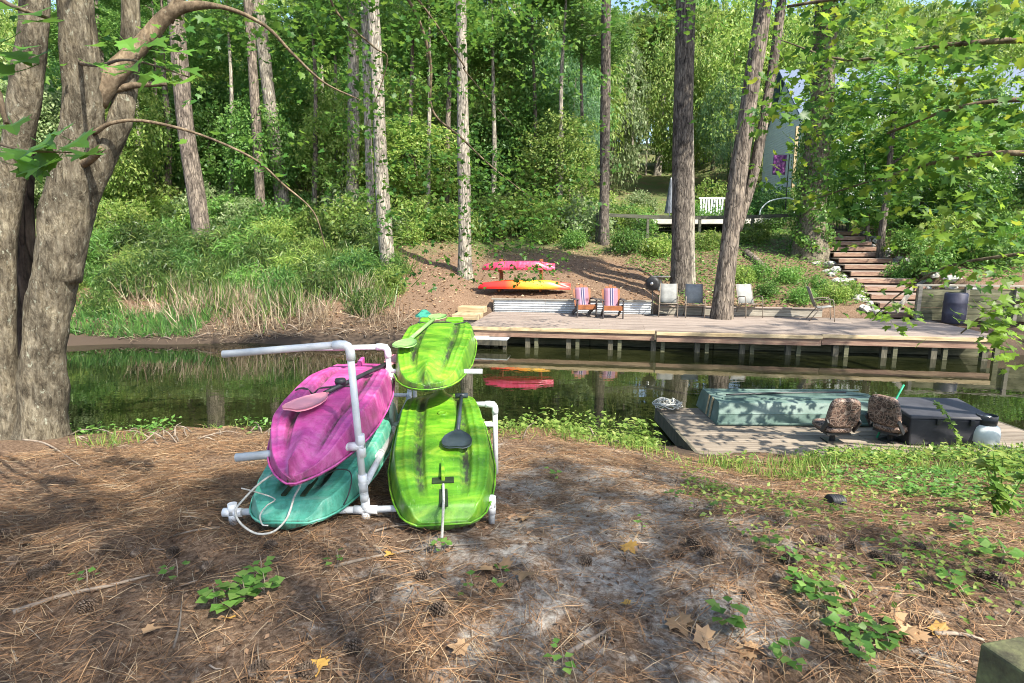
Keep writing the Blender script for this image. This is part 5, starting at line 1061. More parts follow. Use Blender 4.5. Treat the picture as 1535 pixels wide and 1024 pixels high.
stem('limb', [mp(140, 150, 6.05), mp(175, 108, 6.15), mp(216, 62, 6.25), mp(262, 16, 6.3), mp(330, 10, 6.4), mp(396, 38, 6.6), mp(440, 82, 6.8), mp(486, 124, 7.0), mp(540, 150, 7.3)], [44, 38, 30, 24, 9, 7, 6, 4.5, 2.5], 'bark_limb', 10, 0.05, 11)
stem('limb', [mp(250, 30, 6.3), mp(276, -20, 6.35), mp(300, -140, 6.5)], [22, 18, 12], 'bark_limb', 10, 0.05, 12)
stem('limb', [mp(140, 200, 6.0), mp(170, 184, 5.95), mp(220, 182, 6.0), mp(300, 202, 6.1), mp(380, 238, 6.2), mp(424, 276, 6.3), mp(470, 318, 6.4), mp(488, 372, 6.5)], [9, 7, 6, 5, 4.5, 4, 3, 2], 'bark_limb', 8, 0.05, 13)
stem('limb', [mp(150, 140, 6.1), mp(200, 128, 6.2), mp(250, 126, 6.3)], [14, 12, 8], 'bark_limb', 8, 0.05, 14)
# long limb reaching out over the water, seen again above the kayaks
stem('limb', [mp(193, -60, 6.4), mp(330, -150, 7.4), mp(470, -110, 8.8), mp(560, -60, 9.8), mp(618, 10, 10.3), mp(645, 90, 10.6), mp(648, 165, 10.8), mp(690, 205, 11.0), mp(735, 248, 11.2), mp(800, 300, 11.5)], [16, 13, 11, 10, 10, 9, 8, 7, 5, 2], 'bark_limb', 8, 0.05, 15)
stem('limb', [mp(470, -110, 8.8), mp(600, -30, 9.6), mp(690, 90, 10.2), mp(700, 110, 10.4), mp(770, 190, 10.9)], [8, 7, 5, 4, 2], 'bark_limb', 8, 0.05, 16)
stem('limb', [mp(470, -110, 8.8), mp(500, 10, 9.2), mp(560, 70, 9.6), mp(580, 95, 9.8), mp(545, 200, 10.2)], [8, 7, 5, 4, 2], 'bark_limb', 8, 0.05, 17)
def px_leaves(name, parent, origin, blobs, leaf, shape, mat, seed, spray=0.22):
    """leaf sprays round picture points at given depths: (px, py, Y, spread px x, spread px y, depth spread, number)"""
    rng = np.random.default_rng(seed); P = []; U = []; D = []
    for px, py, Y, sx, sy, sdp, n in blobs:
        ns_ = max(1, n // 12); c = np.stack([rng.normal(px, sx, ns_), rng.normal(py, sy, ns_), rng.normal(Y, sdp, ns_)], 1)
        for q in c:
            w = np.array(at_y(q[0], q[1], max(1.2, q[2]))); m_ = 12
            o = rng.normal(0, spray, (m_, 3)) * np.array([1, 1, 0.28]); tl = np.array([rng.normal(0, .25), rng.normal(0, .25), 1])
            P.append(w + o - np.array(origin)); U.append(tl + rng.normal(0, 0.4, (m_, 3))); D.append(o + rng.normal(0, 0.12, (m_, 3)) + np.array([0, 0, -0.08]))
    P, U, D = map(np.concatenate, (P, U, D))
    return link(name, leaves_mesh(name, P, U, D, leaf * rng.uniform(0.6, 1.2, len(P)), shape), mat, parent)
ml = px_leaves('foliage', maple, mb_, [(560, 140, 10, 70, 75, 0.8, 620), (640, 240, 10.8, 60, 60, 0.6, 560), (545, 300, 10.4, 45, 45, 0.5, 300), (720, 300, 11.2, 60, 40, 0.6, 420), (800, 345, 11.6, 50, 35, 0.5, 380), (840, 250, 11.5, 50, 50, 0.6, 260), (690, 80, 10.4, 60, 60, 0.8, 300), (780, 400, 11.8, 45, 16, 0.3, 200), (610, 380, 11.0, 25, 25, 0.4, 90), (470, 60, 8.8, 60, 50, 0.8, 300), (830, 60, 11, 80, 45, 0.8, 360), (690, 400, 11.2, 14, 18, .2, 36), (420, 20, 9.5, 90, 40, 1.0, 420), (620, 10, 10, 110, 35, 1.0, 480), (820, 5, 10.8, 110, 35, 1.0, 480), (980, 15, 11.2, 90, 30, 0.8, 330), (1080, 10, 11.5, 60, 35, 0.8, 260)], 0.085, 'maple', M['maple'], 3)
tag(ml, kind='stuff')
ml = px_leaves('foliage', maple, mb_, [(230, 40, 7.2, 120, 70, 1.0, 260), (400, 250, 6.6, 70, 50, 0.6, 60), (80, 60, 7.5, 60, 60, 0.4, 150)], 0.085, 'maple', M['maple'], 4); tag(ml, kind='stuff')
for k, (loc, s) in enumerate((((0.5, -0.5, 7.6), 0.8), ((-2.5, -1.0, 8.2), 0.8), ((1.8, 1.5, 8.6), 0.7), ((3.5, 3.2, 7.9), 0.55))):
    add_crown(maple, 'sparse%d' % (k % 2), loc, (s, s, s * 0.5), M['maple'])
LEAF = {k: leaves_mesh('leaf', np.zeros((1, 3)), np.array([[0, 0, 1.0]]), np.array([[0, 1.0, 0]]), np.ones(1), 'maple') for k in (0,)}
def bent_leaf(seed):
    lv, lf = LS['maple']; rng = random.Random(seed); v = lv.copy(); c1, c2 = rng.uniform(0.1, 0.35), rng.uniform(-0.25, 0.1)
    v[:, 2] = c1 * np.abs(v[:, 0]) ** 1.3 - 0.28 * np.clip(v[:, 1] - 0.3, 0, None) ** 1.5 + c2 * v[:, 0] * v[:, 1]
    m_ = MB(); m_.add(v, lf); m_.tube([(0, 0.02, 0), (0, -0.3, 0.05), (0, -0.65, 0.16)], 0.012, 4); return m_.mesh('leaf')
LEAVES = [bent_leaf(k) for k in range(6)]
def leaf_obj(parent, origin, p, size, rng, mat, fwd=None, face=0.0):
    f = Vector(fwd) if fwd is not None else Vector((rng.uniform(-1, 1), rng.uniform(-1, .4), rng.uniform(-.5, .05)))
    f.normalize(); u = Vector((rng.uniform(-.5, .5), rng.uniform(-.5, .5) - face, 1)); u = (u - f * u.dot(f)).normalized(); x = f.cross(u)
    o = link('leaf', LEAVES[rng.randrange(6)], mat, parent); m_ = Matrix((x, f, u)).transposed().to_4x4(); o.rotation_euler = m_.to_euler(); o.location = Vector(p) - Vector(origin); o.scale = (size,) * 3; return o
# low twigs of the maple that hang close to the viewer
rl_ = random.Random(5)
TW = [[(-420, 60, 4.6), (-220, 120, 3.2), (-60, 190, 2.4), (20, 222, 2.2), (90, 228, 2.15), (150, 230, 2.1)], [(-300, -60, 3.6), (-60, -20, 2.5), (20, 10, 2.35), (80, 30, 2.3)], [(-200, 40, 3.0), (-30, 110, 2.4), (10, 185, 2.3)], [(120, 95, 5.9), (150, 98, 4.6), (180, 90, 3.4), (220, 95, 2.9), (290, 118, 2.75)]]
for k, tw in enumerate(TW): link('twig', trunk_mesh('twig', [mp(*q) for q in tw], [0.02, 0.013, 0.008, 0.005, 0.003, 0.002][:len(tw)], 7, 0.04, 60 + k, 5), M['bark_limb'], maple)
for px, py, Y in ((14, 228, 2.2), (40, 240, 2.2), (62, 214, 2.2), (88, 232, 2.18), (95, 196, 2.2), (110, 212, 2.15), (126, 228, 2.1), (140, 232, 2.05), (18, 186, 2.3), (52, 226, 2.15), (28, 250, 2.2), (75, 246, 2.16), (46, 22, 2.3), (20, 12, 2.35), (74, 34, 2.3), (12, 78, 2.4), (34, 72, 2.4), (40, 90, 2.4), (24, 108, 2.4), (6, 62, 2.4)):
    leaf_obj(maple, mb_, at_y(px, py, Y), rl_.uniform(0.10, 0.14), rl_, M['maple'], (rl_.uniform(-.6, 1), rl_.uniform(-1, 0), -0.15), 0.7)
for px, py, Y in ((135, 96, 3.2), (150, 70, 3.2), (165, 100, 3.0), (185, 60, 3.0), (195, 102, 2.9), (205, 75, 2.95), (215, 112, 2.85), (235, 112, 2.8), (250, 80, 2.85), (255, 122, 2.75), (270, 104, 2.75), (285, 122, 2.7), (262, 78, 2.8), (240, 96, 2.8), (225, 64, 2.9), (175, 112, 3.0)):
    leaf_obj(maple, mb_, at_y(px, py, Y), rl_.uniform(0.09, 0.13), rl_, M['maple'], (rl_.uniform(-.6, 1), rl_.uniform(-1, 0), -0.12), 0.6)

# maple whose branches hang in beside the viewer on the other side
rmb = Vector((8.2, 4.6, 0)); rmb.z = Z(rmb.x, rmb.y); rmt = tree_root('maple_tree', rmb, 'maple with yellow green leafy branches hanging over the bank by the dock box')
def rp(px, py, Y): return at_y(px, py, Y) - rmb
link('trunk', trunk_mesh('trunk', [Vector((0, 0, -0.3)), Vector((-0.1, 0, 2.5)), Vector((0.1, 0.2, 6.0)), Vector((0, 0, 9))], [0.2, 0.16, 0.12, 0.05], 12, 0.06, 71, 6, 0.3), M['bark_maple'], rmt)
limbs = [([Vector((0, 0, 3.2)), rp(1720, 60, 5.2), rp(1535, 60, 5.6), rp(1400, 70, 6.0), rp(1270, 90, 6.6), rp(1170, 60, 7.2)], 0.05), ([Vector((0, 0, 2.6)), rp(1720, 260, 5.2), rp(1535, 230, 5.4), rp(1420, 240, 5.8), rp(1310, 270, 6.4), rp(1215, 300, 7.0)], 0.045), ([Vector((0, 0, 4.2)), rp(1700, -120, 5.4), rp(1480, -40, 6.0), rp(1300, -10, 6.6), rp(1180, 10, 7.2)], 0.05), ([Vector((0, 0, 2.2)), rp(1700, 360, 5.3), rp(1535, 380, 5.8), rp(1420, 400, 6.4), rp(1350, 440, 6.8), rp(1310, 475, 7.0)], 0.03), ([Vector((0, 0, 1.6)), rp(1650, 430, 5.2), rp(1540, 450, 5.4), rp(1480, 470, 5.5), rp(1440, 500, 5.6)], 0.025), ([Vector((0, 0, 2.9)), rp(1700, 170, 5.0), rp(1560, 150, 5.2), rp(1440, 160, 5.5), rp(1330, 200, 6.0)], 0.04)]
for k, (pp, r0) in enumerate(limbs): link('limb', trunk_mesh('limb', pp, [r0, r0 * 0.8, r0 * 0.6, r0 * 0.45, r0 * 0.3, 0.005][:len(pp)], 8, 0.05, 80 + k, 5), M['bark_limb'], rmt)
blobs = [(1460, 60, 5.6, 60, 45, 0.4, 200), (1340, 60, 6.2, 60, 45, 0.4, 240), (1220, 70, 7.0, 50, 45, 0.5, 240), (1480, 230, 5.4, 50, 50, 0.4, 130), (1380, 240, 5.9, 50, 40, 0.4, 170), (1280, 280, 6.5, 50, 40, 0.4, 200), (1220, 220, 7.0, 40, 45, 0.4, 200), (1430, 150, 5.6, 60, 30, 0.4, 150), (1300, 170, 6.2, 60, 40, 0.5, 230), (1440, 320, 6.2, 50, 35, 0.4, 150), (1330, 330, 6.8, 40, 18, 0.4, 60), (1490, 340, 5.8, 40, 40, 0.3, 110), (1450, 400, 6.2, 50, 18, 0.3, 70), (1460, 150, 5.8, 55, 40, 0.4, 260), (1500, 90, 5.6, 40, 50, 0.4, 160), (1390, 130, 6.2, 45, 40, 0.4, 200), (1200, 160, 7.4, 40, 50, 0.4, 170)]
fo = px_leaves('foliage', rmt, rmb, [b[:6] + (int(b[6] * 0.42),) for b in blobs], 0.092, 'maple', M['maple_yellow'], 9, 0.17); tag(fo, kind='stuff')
fo = px_leaves('foliage', rmt, rmb, [b[:6] + (int(b[6] * 0.38),) for b in blobs], 0.092, 'maple', M['maple'], 19, 0.17); tag(fo, kind='stuff')
add_crown(rmt, 'sparse0', (1.2, 0, 7.2), (0.5, 0.5, 0.4), M['maple_yellow'])
rng_l = random.Random(8)
for px, py, Y, sx, sy, n in ((1500, 480, 5.4, 26, 30, 95), (1340, 470, 6.9, 30, 16, 34), (1470, 300, 5.2, 50, 60, 50), (1420, 90, 5.3, 80, 50, 70), (1300, 120, 5.8, 70, 60, 45)):
    for _ in range(n):
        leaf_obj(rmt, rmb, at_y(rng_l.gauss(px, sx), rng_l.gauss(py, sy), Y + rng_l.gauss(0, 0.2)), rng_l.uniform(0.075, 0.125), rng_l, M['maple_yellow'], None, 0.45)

# ------------------------------------------------------------------ thickets, reeds, bushes and ground cover
rb = random.Random(31)
def bush(px, py, key, mat, s, name, label, group, cat='bush', sz=None, y0=14, at=None):
    b = at if at is not None else on_ground(px, py, y0); root = tree_root(name, b, label, group, cat); root['label'] = LOOK[mat] + ' ' + label; rr3 = random.Random(int(px * 3 + py))
    m_ = MB()
    for k in range(5):
        a = rr3.uniform(0, 6.28); m_.tube([(0, 0, -0.1), (0.2 * s * math.cos(a), 0.2 * s * math.sin(a), 0.35 * s), (0.45 * s * math.cos(a), 0.45 * s * math.sin(a), 0.8 * s)], [0.014, 0.011, 0.005], 5)
    m_.build('stems', M['twig'], root)
    add_crown(root, key, (0, 0, 0.45 * s), (s, s, sz or s), M[mat], name='foliage'); return root
for row, (py, n, lo, hi, s) in enumerate(((462, 9, 120, 560, 0.6), (440, 13, 110, 570, 0.75), (418, 13, 115, 585, 0.95), (395, 12, 120, 560, 1.0), (370, 11, 130, 570, 1.05), (348, 11, 125, 575, 1.1), (332, 10, 125, 560, 1.1))):
    for k in range(n):
        if row == 0 and 190 < lo + (hi - lo) * k / (n - 1) < 520: continue
        px = lo + (hi - lo) * (k + rb.uniform(-.4, .4)) / (n - 1); bush(px, py + rb.uniform(-9, 9), 'cane%d' % rb.randrange(2), rb.choice(['cane', 'cane', 'dark_leaf', 'mid_leaf', 'bright_leaf']) if row > 0 else 'cane', s * rb.uniform(0.55, 1.2), 'cane_clump', 'clump of leafy cane on the bank opposite the kayak rack', 'cane clumps on the far bank', 'bush')
BL_ = 'leafy shrub growing on the slope behind the deck'
for px, py, s, mat in ((940, 378, 1.0, 'mid_leaf'), (985, 385, 0.9, 'bright_leaf'), (962, 350, 1.1, 'mid_leaf'), (925, 345, 1.1, 'bright_leaf'), (890, 350, 1.0, 'mid_leaf'), (1060, 375, 0.8, 'bright_leaf'), (1130, 365, 0.9, 'bright_leaf'), (1165, 345, 1.0, 'mid_leaf'), (1065, 340, 0.8, 'mid_leaf'), (860, 372, 0.8, 'mid_leaf'), (820, 365, 0.9, 'bright_leaf'), (780, 350, 1.0, 'mid_leaf'), (735, 345, 1.0, 'mid_leaf'), (650, 352, 1.1, 'mid_leaf'), (615, 365, 0.9, 'bright_leaf'), (1250, 452, 0.55, 'bright_leaf'), (1275, 445, 0.5, 'grass'), (1225, 440, 0.55, 'mid_leaf'), (1180, 425, 0.6, 'mid_leaf'), (1150, 445, 0.5, 'mid_leaf'), (1200, 455, 0.5, 'mid_leaf'), (1110, 425, 0.6, 'bright_leaf'), (1135, 420, 0.6, 'mid_leaf'), (1395, 405, 0.9, 'mid_leaf'), (1440, 395, 1.0, 'maple'), (1490, 400, 1.0, 'mid_leaf'), (1530, 390, 1.1, 'maple'), (1360, 380, 0.9, 'mid_leaf'), (1420, 360, 1.0, 'bright_leaf'), (1480, 355, 1.1, 'mid_leaf'), (1520, 345, 1.1, 'bright_leaf'), (1370, 345, 1.0, 'maple'), (1350, 420, 0.6, 'mid_leaf')):
    bush(px, py, 'bush%d' % rb.randrange(3), mat, s * 1.15, 'leafy_shrub', BL_, 'shrubs on the slope behind the deck')
for X, Y, s, mat in ((13.6, 35.6, 1.6, 'mid_leaf'), (15.6, 35.5, 1.7, 'dark_leaf'), (12.0, 36.3, 0.95, 'mid_leaf'), (13.2, 36.2, 0.8, 'bright_leaf'), (11.7, 38.5, 1.5, 'mid_leaf'), (7.2, 34.5, 1.2, 'bright_leaf'), (6.2, 33, 1.3, 'mid_leaf'), (8.4, 37.5, 1.2, 'bright_leaf'), (17.2, 36.2, 1.6, 'mid_leaf'), (5.2, 36, 1.5, 'bright_leaf'), (14.2, 41, 2.0, 'bright_leaf'), (9.3, 42, 1.6, 'pale_leaf')):
    bush(X * 9, Y, 'bush%d' % rb.randrange(3), mat, s, 'garden_shrub', 'rounded garden shrub round the swimming pool', 'shrubs round the pool', at=Vector((X, Y, Z(X, Y))))
def scatter_leaves(name, label, n, region, leaf, shape, mat, seed, h=0.25, width=1.0, upright=False, keep=None, cat='plants', cluster=0.0):
    rng = np.random.default_rng(seed); x = rng.uniform(region[0], region[1], n); y = rng.uniform(region[2], region[3], n)
    if cluster:
        k = max(3, n // 60); ci = rng.integers(0, k, n); x = x[:k][ci] + rng.normal(0, cluster, n); y = y[:k][ci] + rng.normal(0, cluster, n)
    if keep is not None or y.max() < 7.6:
        m_ = (keep(x, y) if keep is not None else np.ones(len(x), bool)) & ~((x > 1.75) & (x < 3.5) & (y > 5.75) & (y < 7.6))
        x, y = x[m_], y[m_]
    n = len(x); z = zg(x, y); P = np.stack([x, y, z + (0 if upright else 1) * rng.uniform(0.01, h, n)], 1)
    if upright: D = rng.normal(0, 0.42, (n, 3)) + np.array([0, 0, 1.0]); U = rng.normal(0, 1, (n, 3))
    else: D = rng.normal(0, 1, (n, 3)) * np.array([1, 1, 0.25]); U = rng.normal(0, 0.4, (n, 3)) + np.array([0, 0, 1.0])
    o = link(name, leaves_mesh(name, P, U, D, leaf * rng.uniform(0.5, 1.3, n), shape, width), M[mat]); return tag(o, label, cat, kind='stuff')
def slope_r(x, y): v = dock_v(x, y); return (v > 4.0) & (dock_u(x, y) > 5.3 + 0.8 * np.sin(y)) & (np.abs(dock_u(x, y)) < 40) & ((x - st0.x - (y - st0.y) * sd.x / sd.y) ** 2 > 1.3)
scatter_leaves('ground_cover', 'low green ground cover on the slope behind the patio chairs', 26000, (4, 24, 18, 30), 0.12, 'oval', 'mid_leaf', 1, 0.22, keep=slope_r)
scatter_leaves('ground_cover', 'sparse green seedlings over the pine straw hillside', 16000, (-22, 8, 17.5, 34), 0.11, 'oval', 'mid_leaf', 2, 0.25, keep=lambda x, y: (dock_v(x, y) > 4.6) & ((y > 25) | (x < -5.5)), cluster=0.4)
scatter_leaves('lawn_grass', 'short lawn grass of the upper yard', 22000, (3, 24, 27, 46), 0.16, 'blade', 'grass', 3, upright=True, width=1.6)
scatter_leaves('bank_grass', 'tufts of green grass on the muddy far bank', 1700, (-13, -9.2, 16.1, 17.5), 0.36, 'blade', 'dark_leaf', 4, upright=True, width=0.7)
scatter_leaves('fallen_leaves', 'brown fallen leaves over the far bank and hillside', 9000, (-16, 9, 16.2, 27), 0.11, 'oval', 'deadleaf', 5, 0.03, keep=lambda x, y: (dock_v(x, y) > 4.0) | (x < -1.9))
scatter_leaves('dry_reeds', 'dry tan reeds and canes along the far shore', 650, (-11, -3.6, 16.7, 18.2), 0.7, 'blade', 'reed', 6, upright=True, width=0.26, cluster=0.3)
scatter_leaves('dry_reeds', 'dead tan stalks hanging at the muddy shore', 1500, (-12, -3.0, 16.0, 17.0), 0.35, 'blade', 'reed', 7, 0.08, width=0.25)
scatter_leaves('shore_plants', 'low leafy green plants at the water edge past the lime kayak', 2400, (-0.35, 2.3, 6.5, 7.35), 0.07, 'oval', 'bright_leaf', 8, 0.34)
scatter_leaves('bank_plants', 'mixed low weeds along the bank before the low dock', 5200, (2.3, 7.2, 5.3, 7.0), 0.065, 'oval', 'grass', 9, 0.16, keep=lambda x, y: (y < 6.75 - 0.08 * (x - 2.3)) & (y > 5.6 - 0.16 * (x - 2.3) + 0.3 * np.sin(x * 5)), cluster=0.2)
scatter_leaves('bank_grass', 'bright grass blades along the bank before the low dock', 5200, (1.2, 7.2, 4.4, 6.8), 0.15, 'blade', 'grass', 10, upright=True, width=0.55, keep=lambda x, y: y > 5.35 - 0.22 * (x - 1.8) + 0.45 * np.sin(x * 3.1) * np.sin(x * 1.3 + 1), cluster=0.16)
scatter_leaves('ground_ivy', 'patches of small leaved weeds over the sandy litter', 3600, (0.9, 4.6, 2.2, 5.2), 0.04, 'oval', 'grass', 11, 0.06, keep=lambda x, y: (x > 1.1 + 0.3 * np.abs(3.4 - y)), cluster=0.17)
scatter_leaves('ground_ivy', 'leafy weeds spreading on the litter beside the tall weed', 3800, (2.6, 5.2, 3.4, 5.0), 0.05, 'oval', 'mid_leaf', 12, 0.08, cluster=0.2, keep=lambda x, y: (x > 3.4 - 0.55 * (y - 3.4)))
scatter_leaves('shore_plants', 'small green plants along the bank lip by the maple', 700, (-5.0, -1.6, 6.1, 6.6), 0.06, 'oval', 'mid_leaf', 13, 0.15, cluster=0.12)

# ------------------------------------------------------------------ litter close to the viewer
def needles(n, region, seed, size=0.17):
    rng = np.random.default_rng(seed); x = rng.uniform(region[0], region[1], n); y = rng.uniform(region[2], region[3], n) 
    dens = np.clip(0.5 + 0.55 * np.sin(x * 2.3 + 1.7 * np.sin(y * 1.9)) * np.sin(y * 2.7 + x) + 0.35 * np.sin(x * 6.1 + 2 * np.sin(y * 4.3)) * np.sin(y * 7.3 - x * 2), 0, 1); sandy = np.exp(-(((x - 0.6) / 1.5) ** 2 + ((y - 3.0) / 2.2) ** 2))
    k = rng.uniform(0, 1, n) < (0.12 + 0.9 * dens) * (1 - 0.55 * sandy); x, y = x[k], y[k]; n = len(x)
    a = rng.uniform(0, 2 * np.pi, n); z = zg(x, y); L = size * rng.uniform(0.5, 1.15, n); dx, dy = np.cos(a), np.sin(a)
    z2 = zg(x + dx * L, y + dy * L); D = np.stack([dx, dy, (z2 - z) / L + rng.normal(0.0, 0.05, n)], 1)
    P = np.stack([x, y, z + 0.006 + rng.exponential(0.009, n)], 1)
    return leaves_mesh('pine_straw', P, rng.normal(0, 0.35, (n, 3)) + np.array([0, 0, 1.0]), D, L, 'needle', 1.5)
tag(link('pine_straw', needles(115000, (-4.6, 4.8, 1.4, 6.4), 1), M['needle']), 'thick brown pine straw strewn over the near bank', 'pine straw', kind='stuff')
scatter_leaves('leaf_litter', 'small brown dead leaves and bark bits on the near bank', 9000, (-4.5, 4.6, 1.6, 6.6), 0.028, 'oval', 'barkbit', 14, 0.012)
scatter_leaves('leaf_litter', 'tiny pale chips and broken needles over the near bank', 7000, (-4.5, 4.6, 1.6, 6.2), 0.05, 'blade', 'reed', 34, 0.012, width=0.5)
# pine cones
def cone_mesh(seed):
    rng = random.Random(seed); m_ = MB(); m_.lathe([(0.008, -0.045), (0.022, -0.03), (0.026, 0), (0.018, 0.03), (0.006, 0.05)], 8)
    for i in range(11):
        z = -0.042 + i * 0.0088; r = 0.036 * math.sin(math.pi * (i + 1.3) / 13) + 0.006; n_ = 8
        for k in range(n_):
            a = 2 * math.pi * (k + 0.5 * (i % 2)) / n_ + rng.uniform(-.1, .1); d = Vector((math.cos(a), math.sin(a), 0)); t = Vector((-d.y, d.x, 0)); c = d * (r * 0.45) + Vector((0, 0, z))
            tip = d * (r + 0.006) + Vector((0, 0, z + 0.012)); w = 0.010
            m_.add([c - t * w * 0.7, c + t * w * 0.7, tip + t * w, tip - t * w, tip + Vector((0, 0, -0.006)) + d * 0.003], [(0, 1, 2, 3), (3, 2, 4), (0, 3, 4), (1, 4, 2), (0, 4, 1)])
    return m_.mesh('pine_cone')
cones = [cone_mesh(k) for k in range(3)]
CONES = [(52, 868), (72, 862), (84, 855), (38, 818), (8, 805), (258, 888), (262, 834), (206, 836), (130, 915), (408, 823), (567, 900), (634, 872), (527, 968), (535, 978), (465, 1015), (385, 1012), (770, 885), (1058, 835), (1185, 848), (1228, 818), (1278, 822), (1310, 838), (1332, 850), (1470, 868), (1375, 828), (1290, 990), (1040, 820), (875, 850), (660, 920), (1125, 900), (1170, 790), (1015, 835), (1500, 880), (310, 855), (20, 850), (160, 830)]
rc = random.Random(2)
for px, py in CONES:
    g = on_ground(px, py); c_ = link('pine_cone', cones[rc.randrange(3)], M['cone'], None, g + Vector((0, 0, 0.016)), (R(90) + rc.uniform(-.3, .3), rc.uniform(-.4, .4), rc.uniform(0, 6.28)), [rc.uniform(0.55, 0.8)] * 3)
    tag(c_, 'open brown pine cone lying on the pine straw and sand', 'pine cone', 'pine cones on the near bank')
# larger dead leaves and twigs one can pick out
for px, py, mat, s in ((1010, 935, 'deadleaf', .11), (1040, 960, 'deadleaf', .12), (1025, 948, 'deadleaf', .12), (938, 822, 'yellowleaf', .09), (345, 935, 'yellowleaf', .06), (740, 862, 'deadleaf', .1), (765, 858, 'deadleaf', .1), (790, 865, 'deadleaf', .11), (1355, 940, 'deadleaf', .1), (1375, 955, 'deadleaf', .1), (1345, 955, 'deadleaf', .1), (1395, 945, 'yellowleaf', .08), (1130, 985, 'deadleaf', .09), (1115, 975, 'deadleaf', .09), (480, 995, 'yellowleaf', .08), (1260, 900, 'deadleaf', .07), (945, 910, 'yellowleaf', .05), (590, 835, 'yellowleaf', .06), (1350, 745, 'deadleaf', .08), (700, 985, 'deadleaf', .08), (215, 960, 'deadleaf', .07), (790, 780, 'deadleaf', .09)):
    g = on_ground(px, py); r_ = random.Random(px); o = link('fallen_leaf', LEAVES[r_.randrange(6)], M[mat], None, g + Vector((0, 0, 0.02)), (r_.uniform(-.35, .35), r_.uniform(-.35, .35), r_.uniform(0, 6.28)), [s] * 3)
    tag(o, ('curled yellowed' if mat == 'yellowleaf' else 'curled tan') + ' fallen maple leaf lying on the litter', 'leaf', ('yellowed' if mat == 'yellowleaf' else 'tan') + ' fallen leaves on the near bank')
def stick(pxs, r, label, lift=0.012, group=None):
    pts = [on_ground(a, b) + Vector((0, 0, lift)) for a, b in pxs]; p = smooth_path(pts, 4); o = MB().tube(p, interp_r([r, r * 0.8, r * 0.5], len(p)), 7, True, 0.12, int(pxs[0][0])).build('stick', M['twig'], None, True); return tag(o, label, 'stick', group)
stick([(1262, 882), (1275, 905), (1286, 932)], 0.011, 'short grey stick lying by the weeds on the sandy litter')
stick([(20, 922), (90, 900), (160, 884), (225, 868)], 0.012, 'long thin stick lying across the pine straw')
stick([(850, 985), (880, 968), (915, 950)], 0.012, 'mossy stick lying on the pale sand patch')
stick([(500, 855), (560, 840), (640, 826), (720, 818)], 0.009, 'bent dark stick before the kayak rack')
stick([(262, 985), (270, 950), (274, 915)], 0.005, 'thin pale twig poking up from the straw', 0.03)
stick([(30, 660), (70, 668), (120, 700)], 0.012, 'pale bare branch lying at the maple foot')
stick([(1400, 955), (1440, 958), (1475, 965)], 0.010, 'pale stick lying near the mossy timber post')
stick([(330, 795), (290, 800), (250, 812)], 0.008, 'thin grey stick beside the rack foot')
stick([(560, 800), (590, 792), (640, 786)], 0.007, 'thin twig under the rack rail')
for k in range(46):
    px, py = rc.uniform(0, 1535), rc.uniform(690, 1015); a = rc.uniform(0, 6.28); L = rc.uniform(20, 60)
    stick([(px, py), (px + L * .5 * math.cos(a), py + L * .2 * math.sin(a)), (px + L * math.cos(a), min(1020, py + L * .4 * math.sin(a)))], rc.uniform(0.0025, 0.005), 'small dead twig lying on the pine straw', 0.01, 'small twigs on the near bank')
# seedlings
def seedling(px, py, n, s, mat='mid_leaf', label='small green seedling growing through the pine straw', group='seedlings on the near bank', name='seedling', h=0.10):
    g = on_ground(px, py); root = tree_root(name, g, label, group, 'plant'); r_ = random.Random(int(px * 5 + py)); rng = np.random.default_rng(int(px + py))
    MB().tube([(0, 0, -0.02), (0.01, 0, h * 0.6), (0.0, 0.01, h)], [0.003, 0.0025, 0.001], 5).build('stem', M['twig'], root)
    a = np.arange(n) * 2.4 + r_.uniform(0, 6); d = np.stack([np.cos(a), np.sin(a), 0.1 + 0 * a], 1); P = d * rng.uniform(0.01, 0.9 * s, n)[:, None]; P[:, 2] = rng.uniform(0.3, 1.0, n) * h
    link('leaves', leaves_mesh('leaves', P, rng.normal(0, .25, (n, 3)) + np.array([0, 0, 1.]), d, s * rng.uniform(0.6, 1.1, n), 'oval', 1.7), M[mat], root); return root
for px, py, n, s in ((365, 905, 16, .075), (345, 915, 14, .07), (395, 890, 10, .07), (320, 910, 8, .06), (840, 1005, 7, .05), (705, 895, 5, .045), (750, 885, 5, .045), (665, 835, 5, .05), (660, 830, 4, .04), (1225, 910, 18, .07), (1200, 895, 12, .06), (1090, 945, 14, .06), (1265, 960, 16, .06), (1180, 850, 8, .05), (1310, 965, 12, .06), (1325, 985, 12, .06), (1180, 1000, 12, .05), (1285, 1005, 12, .05), (505, 855, 5, .04), (390, 862, 6, .05), (130, 880, 5, .045), (265, 870, 6, .05), (1080, 770, 6, .05), (1010, 755, 5, .05), (830, 720, 6, .05), (960, 800, 5, .04), (1150, 830, 8, .05), (1420, 890, 12, .06), (1500, 845, 14, .07), (1440, 800, 14, .07)):
    seedling(px, py, n, s)
tw_ = on_ground(1488, 778); weed = tree_root('tall_weed', tw_, 'tall upright leafy weed standing at the bank edge', None, 'plant')
rw = random.Random(4); PW, UW, DW = [], [], []
for k in range(4):
    top = Vector((rw.uniform(-.12, .12), rw.uniform(-.1, .1), rw.uniform(0.38, 0.56))); MB().tube([(0.02 * k, 0, -0.03), top * 0.5 + Vector((0.02, 0, 0)), top], [0.006, 0.005, 0.002], 6).build('stem', M['mid_leaf'], weed)
    for j in range(26):
        f = rw.uniform(0.25, 1.02); a = j * 2.4; PW.append(list(top * f)); DW.append([math.cos(a), math.sin(a), rw.uniform(-.4, .3)]); UW.append([rw.uniform(-.3, .3), rw.uniform(-.3, .3), 1])
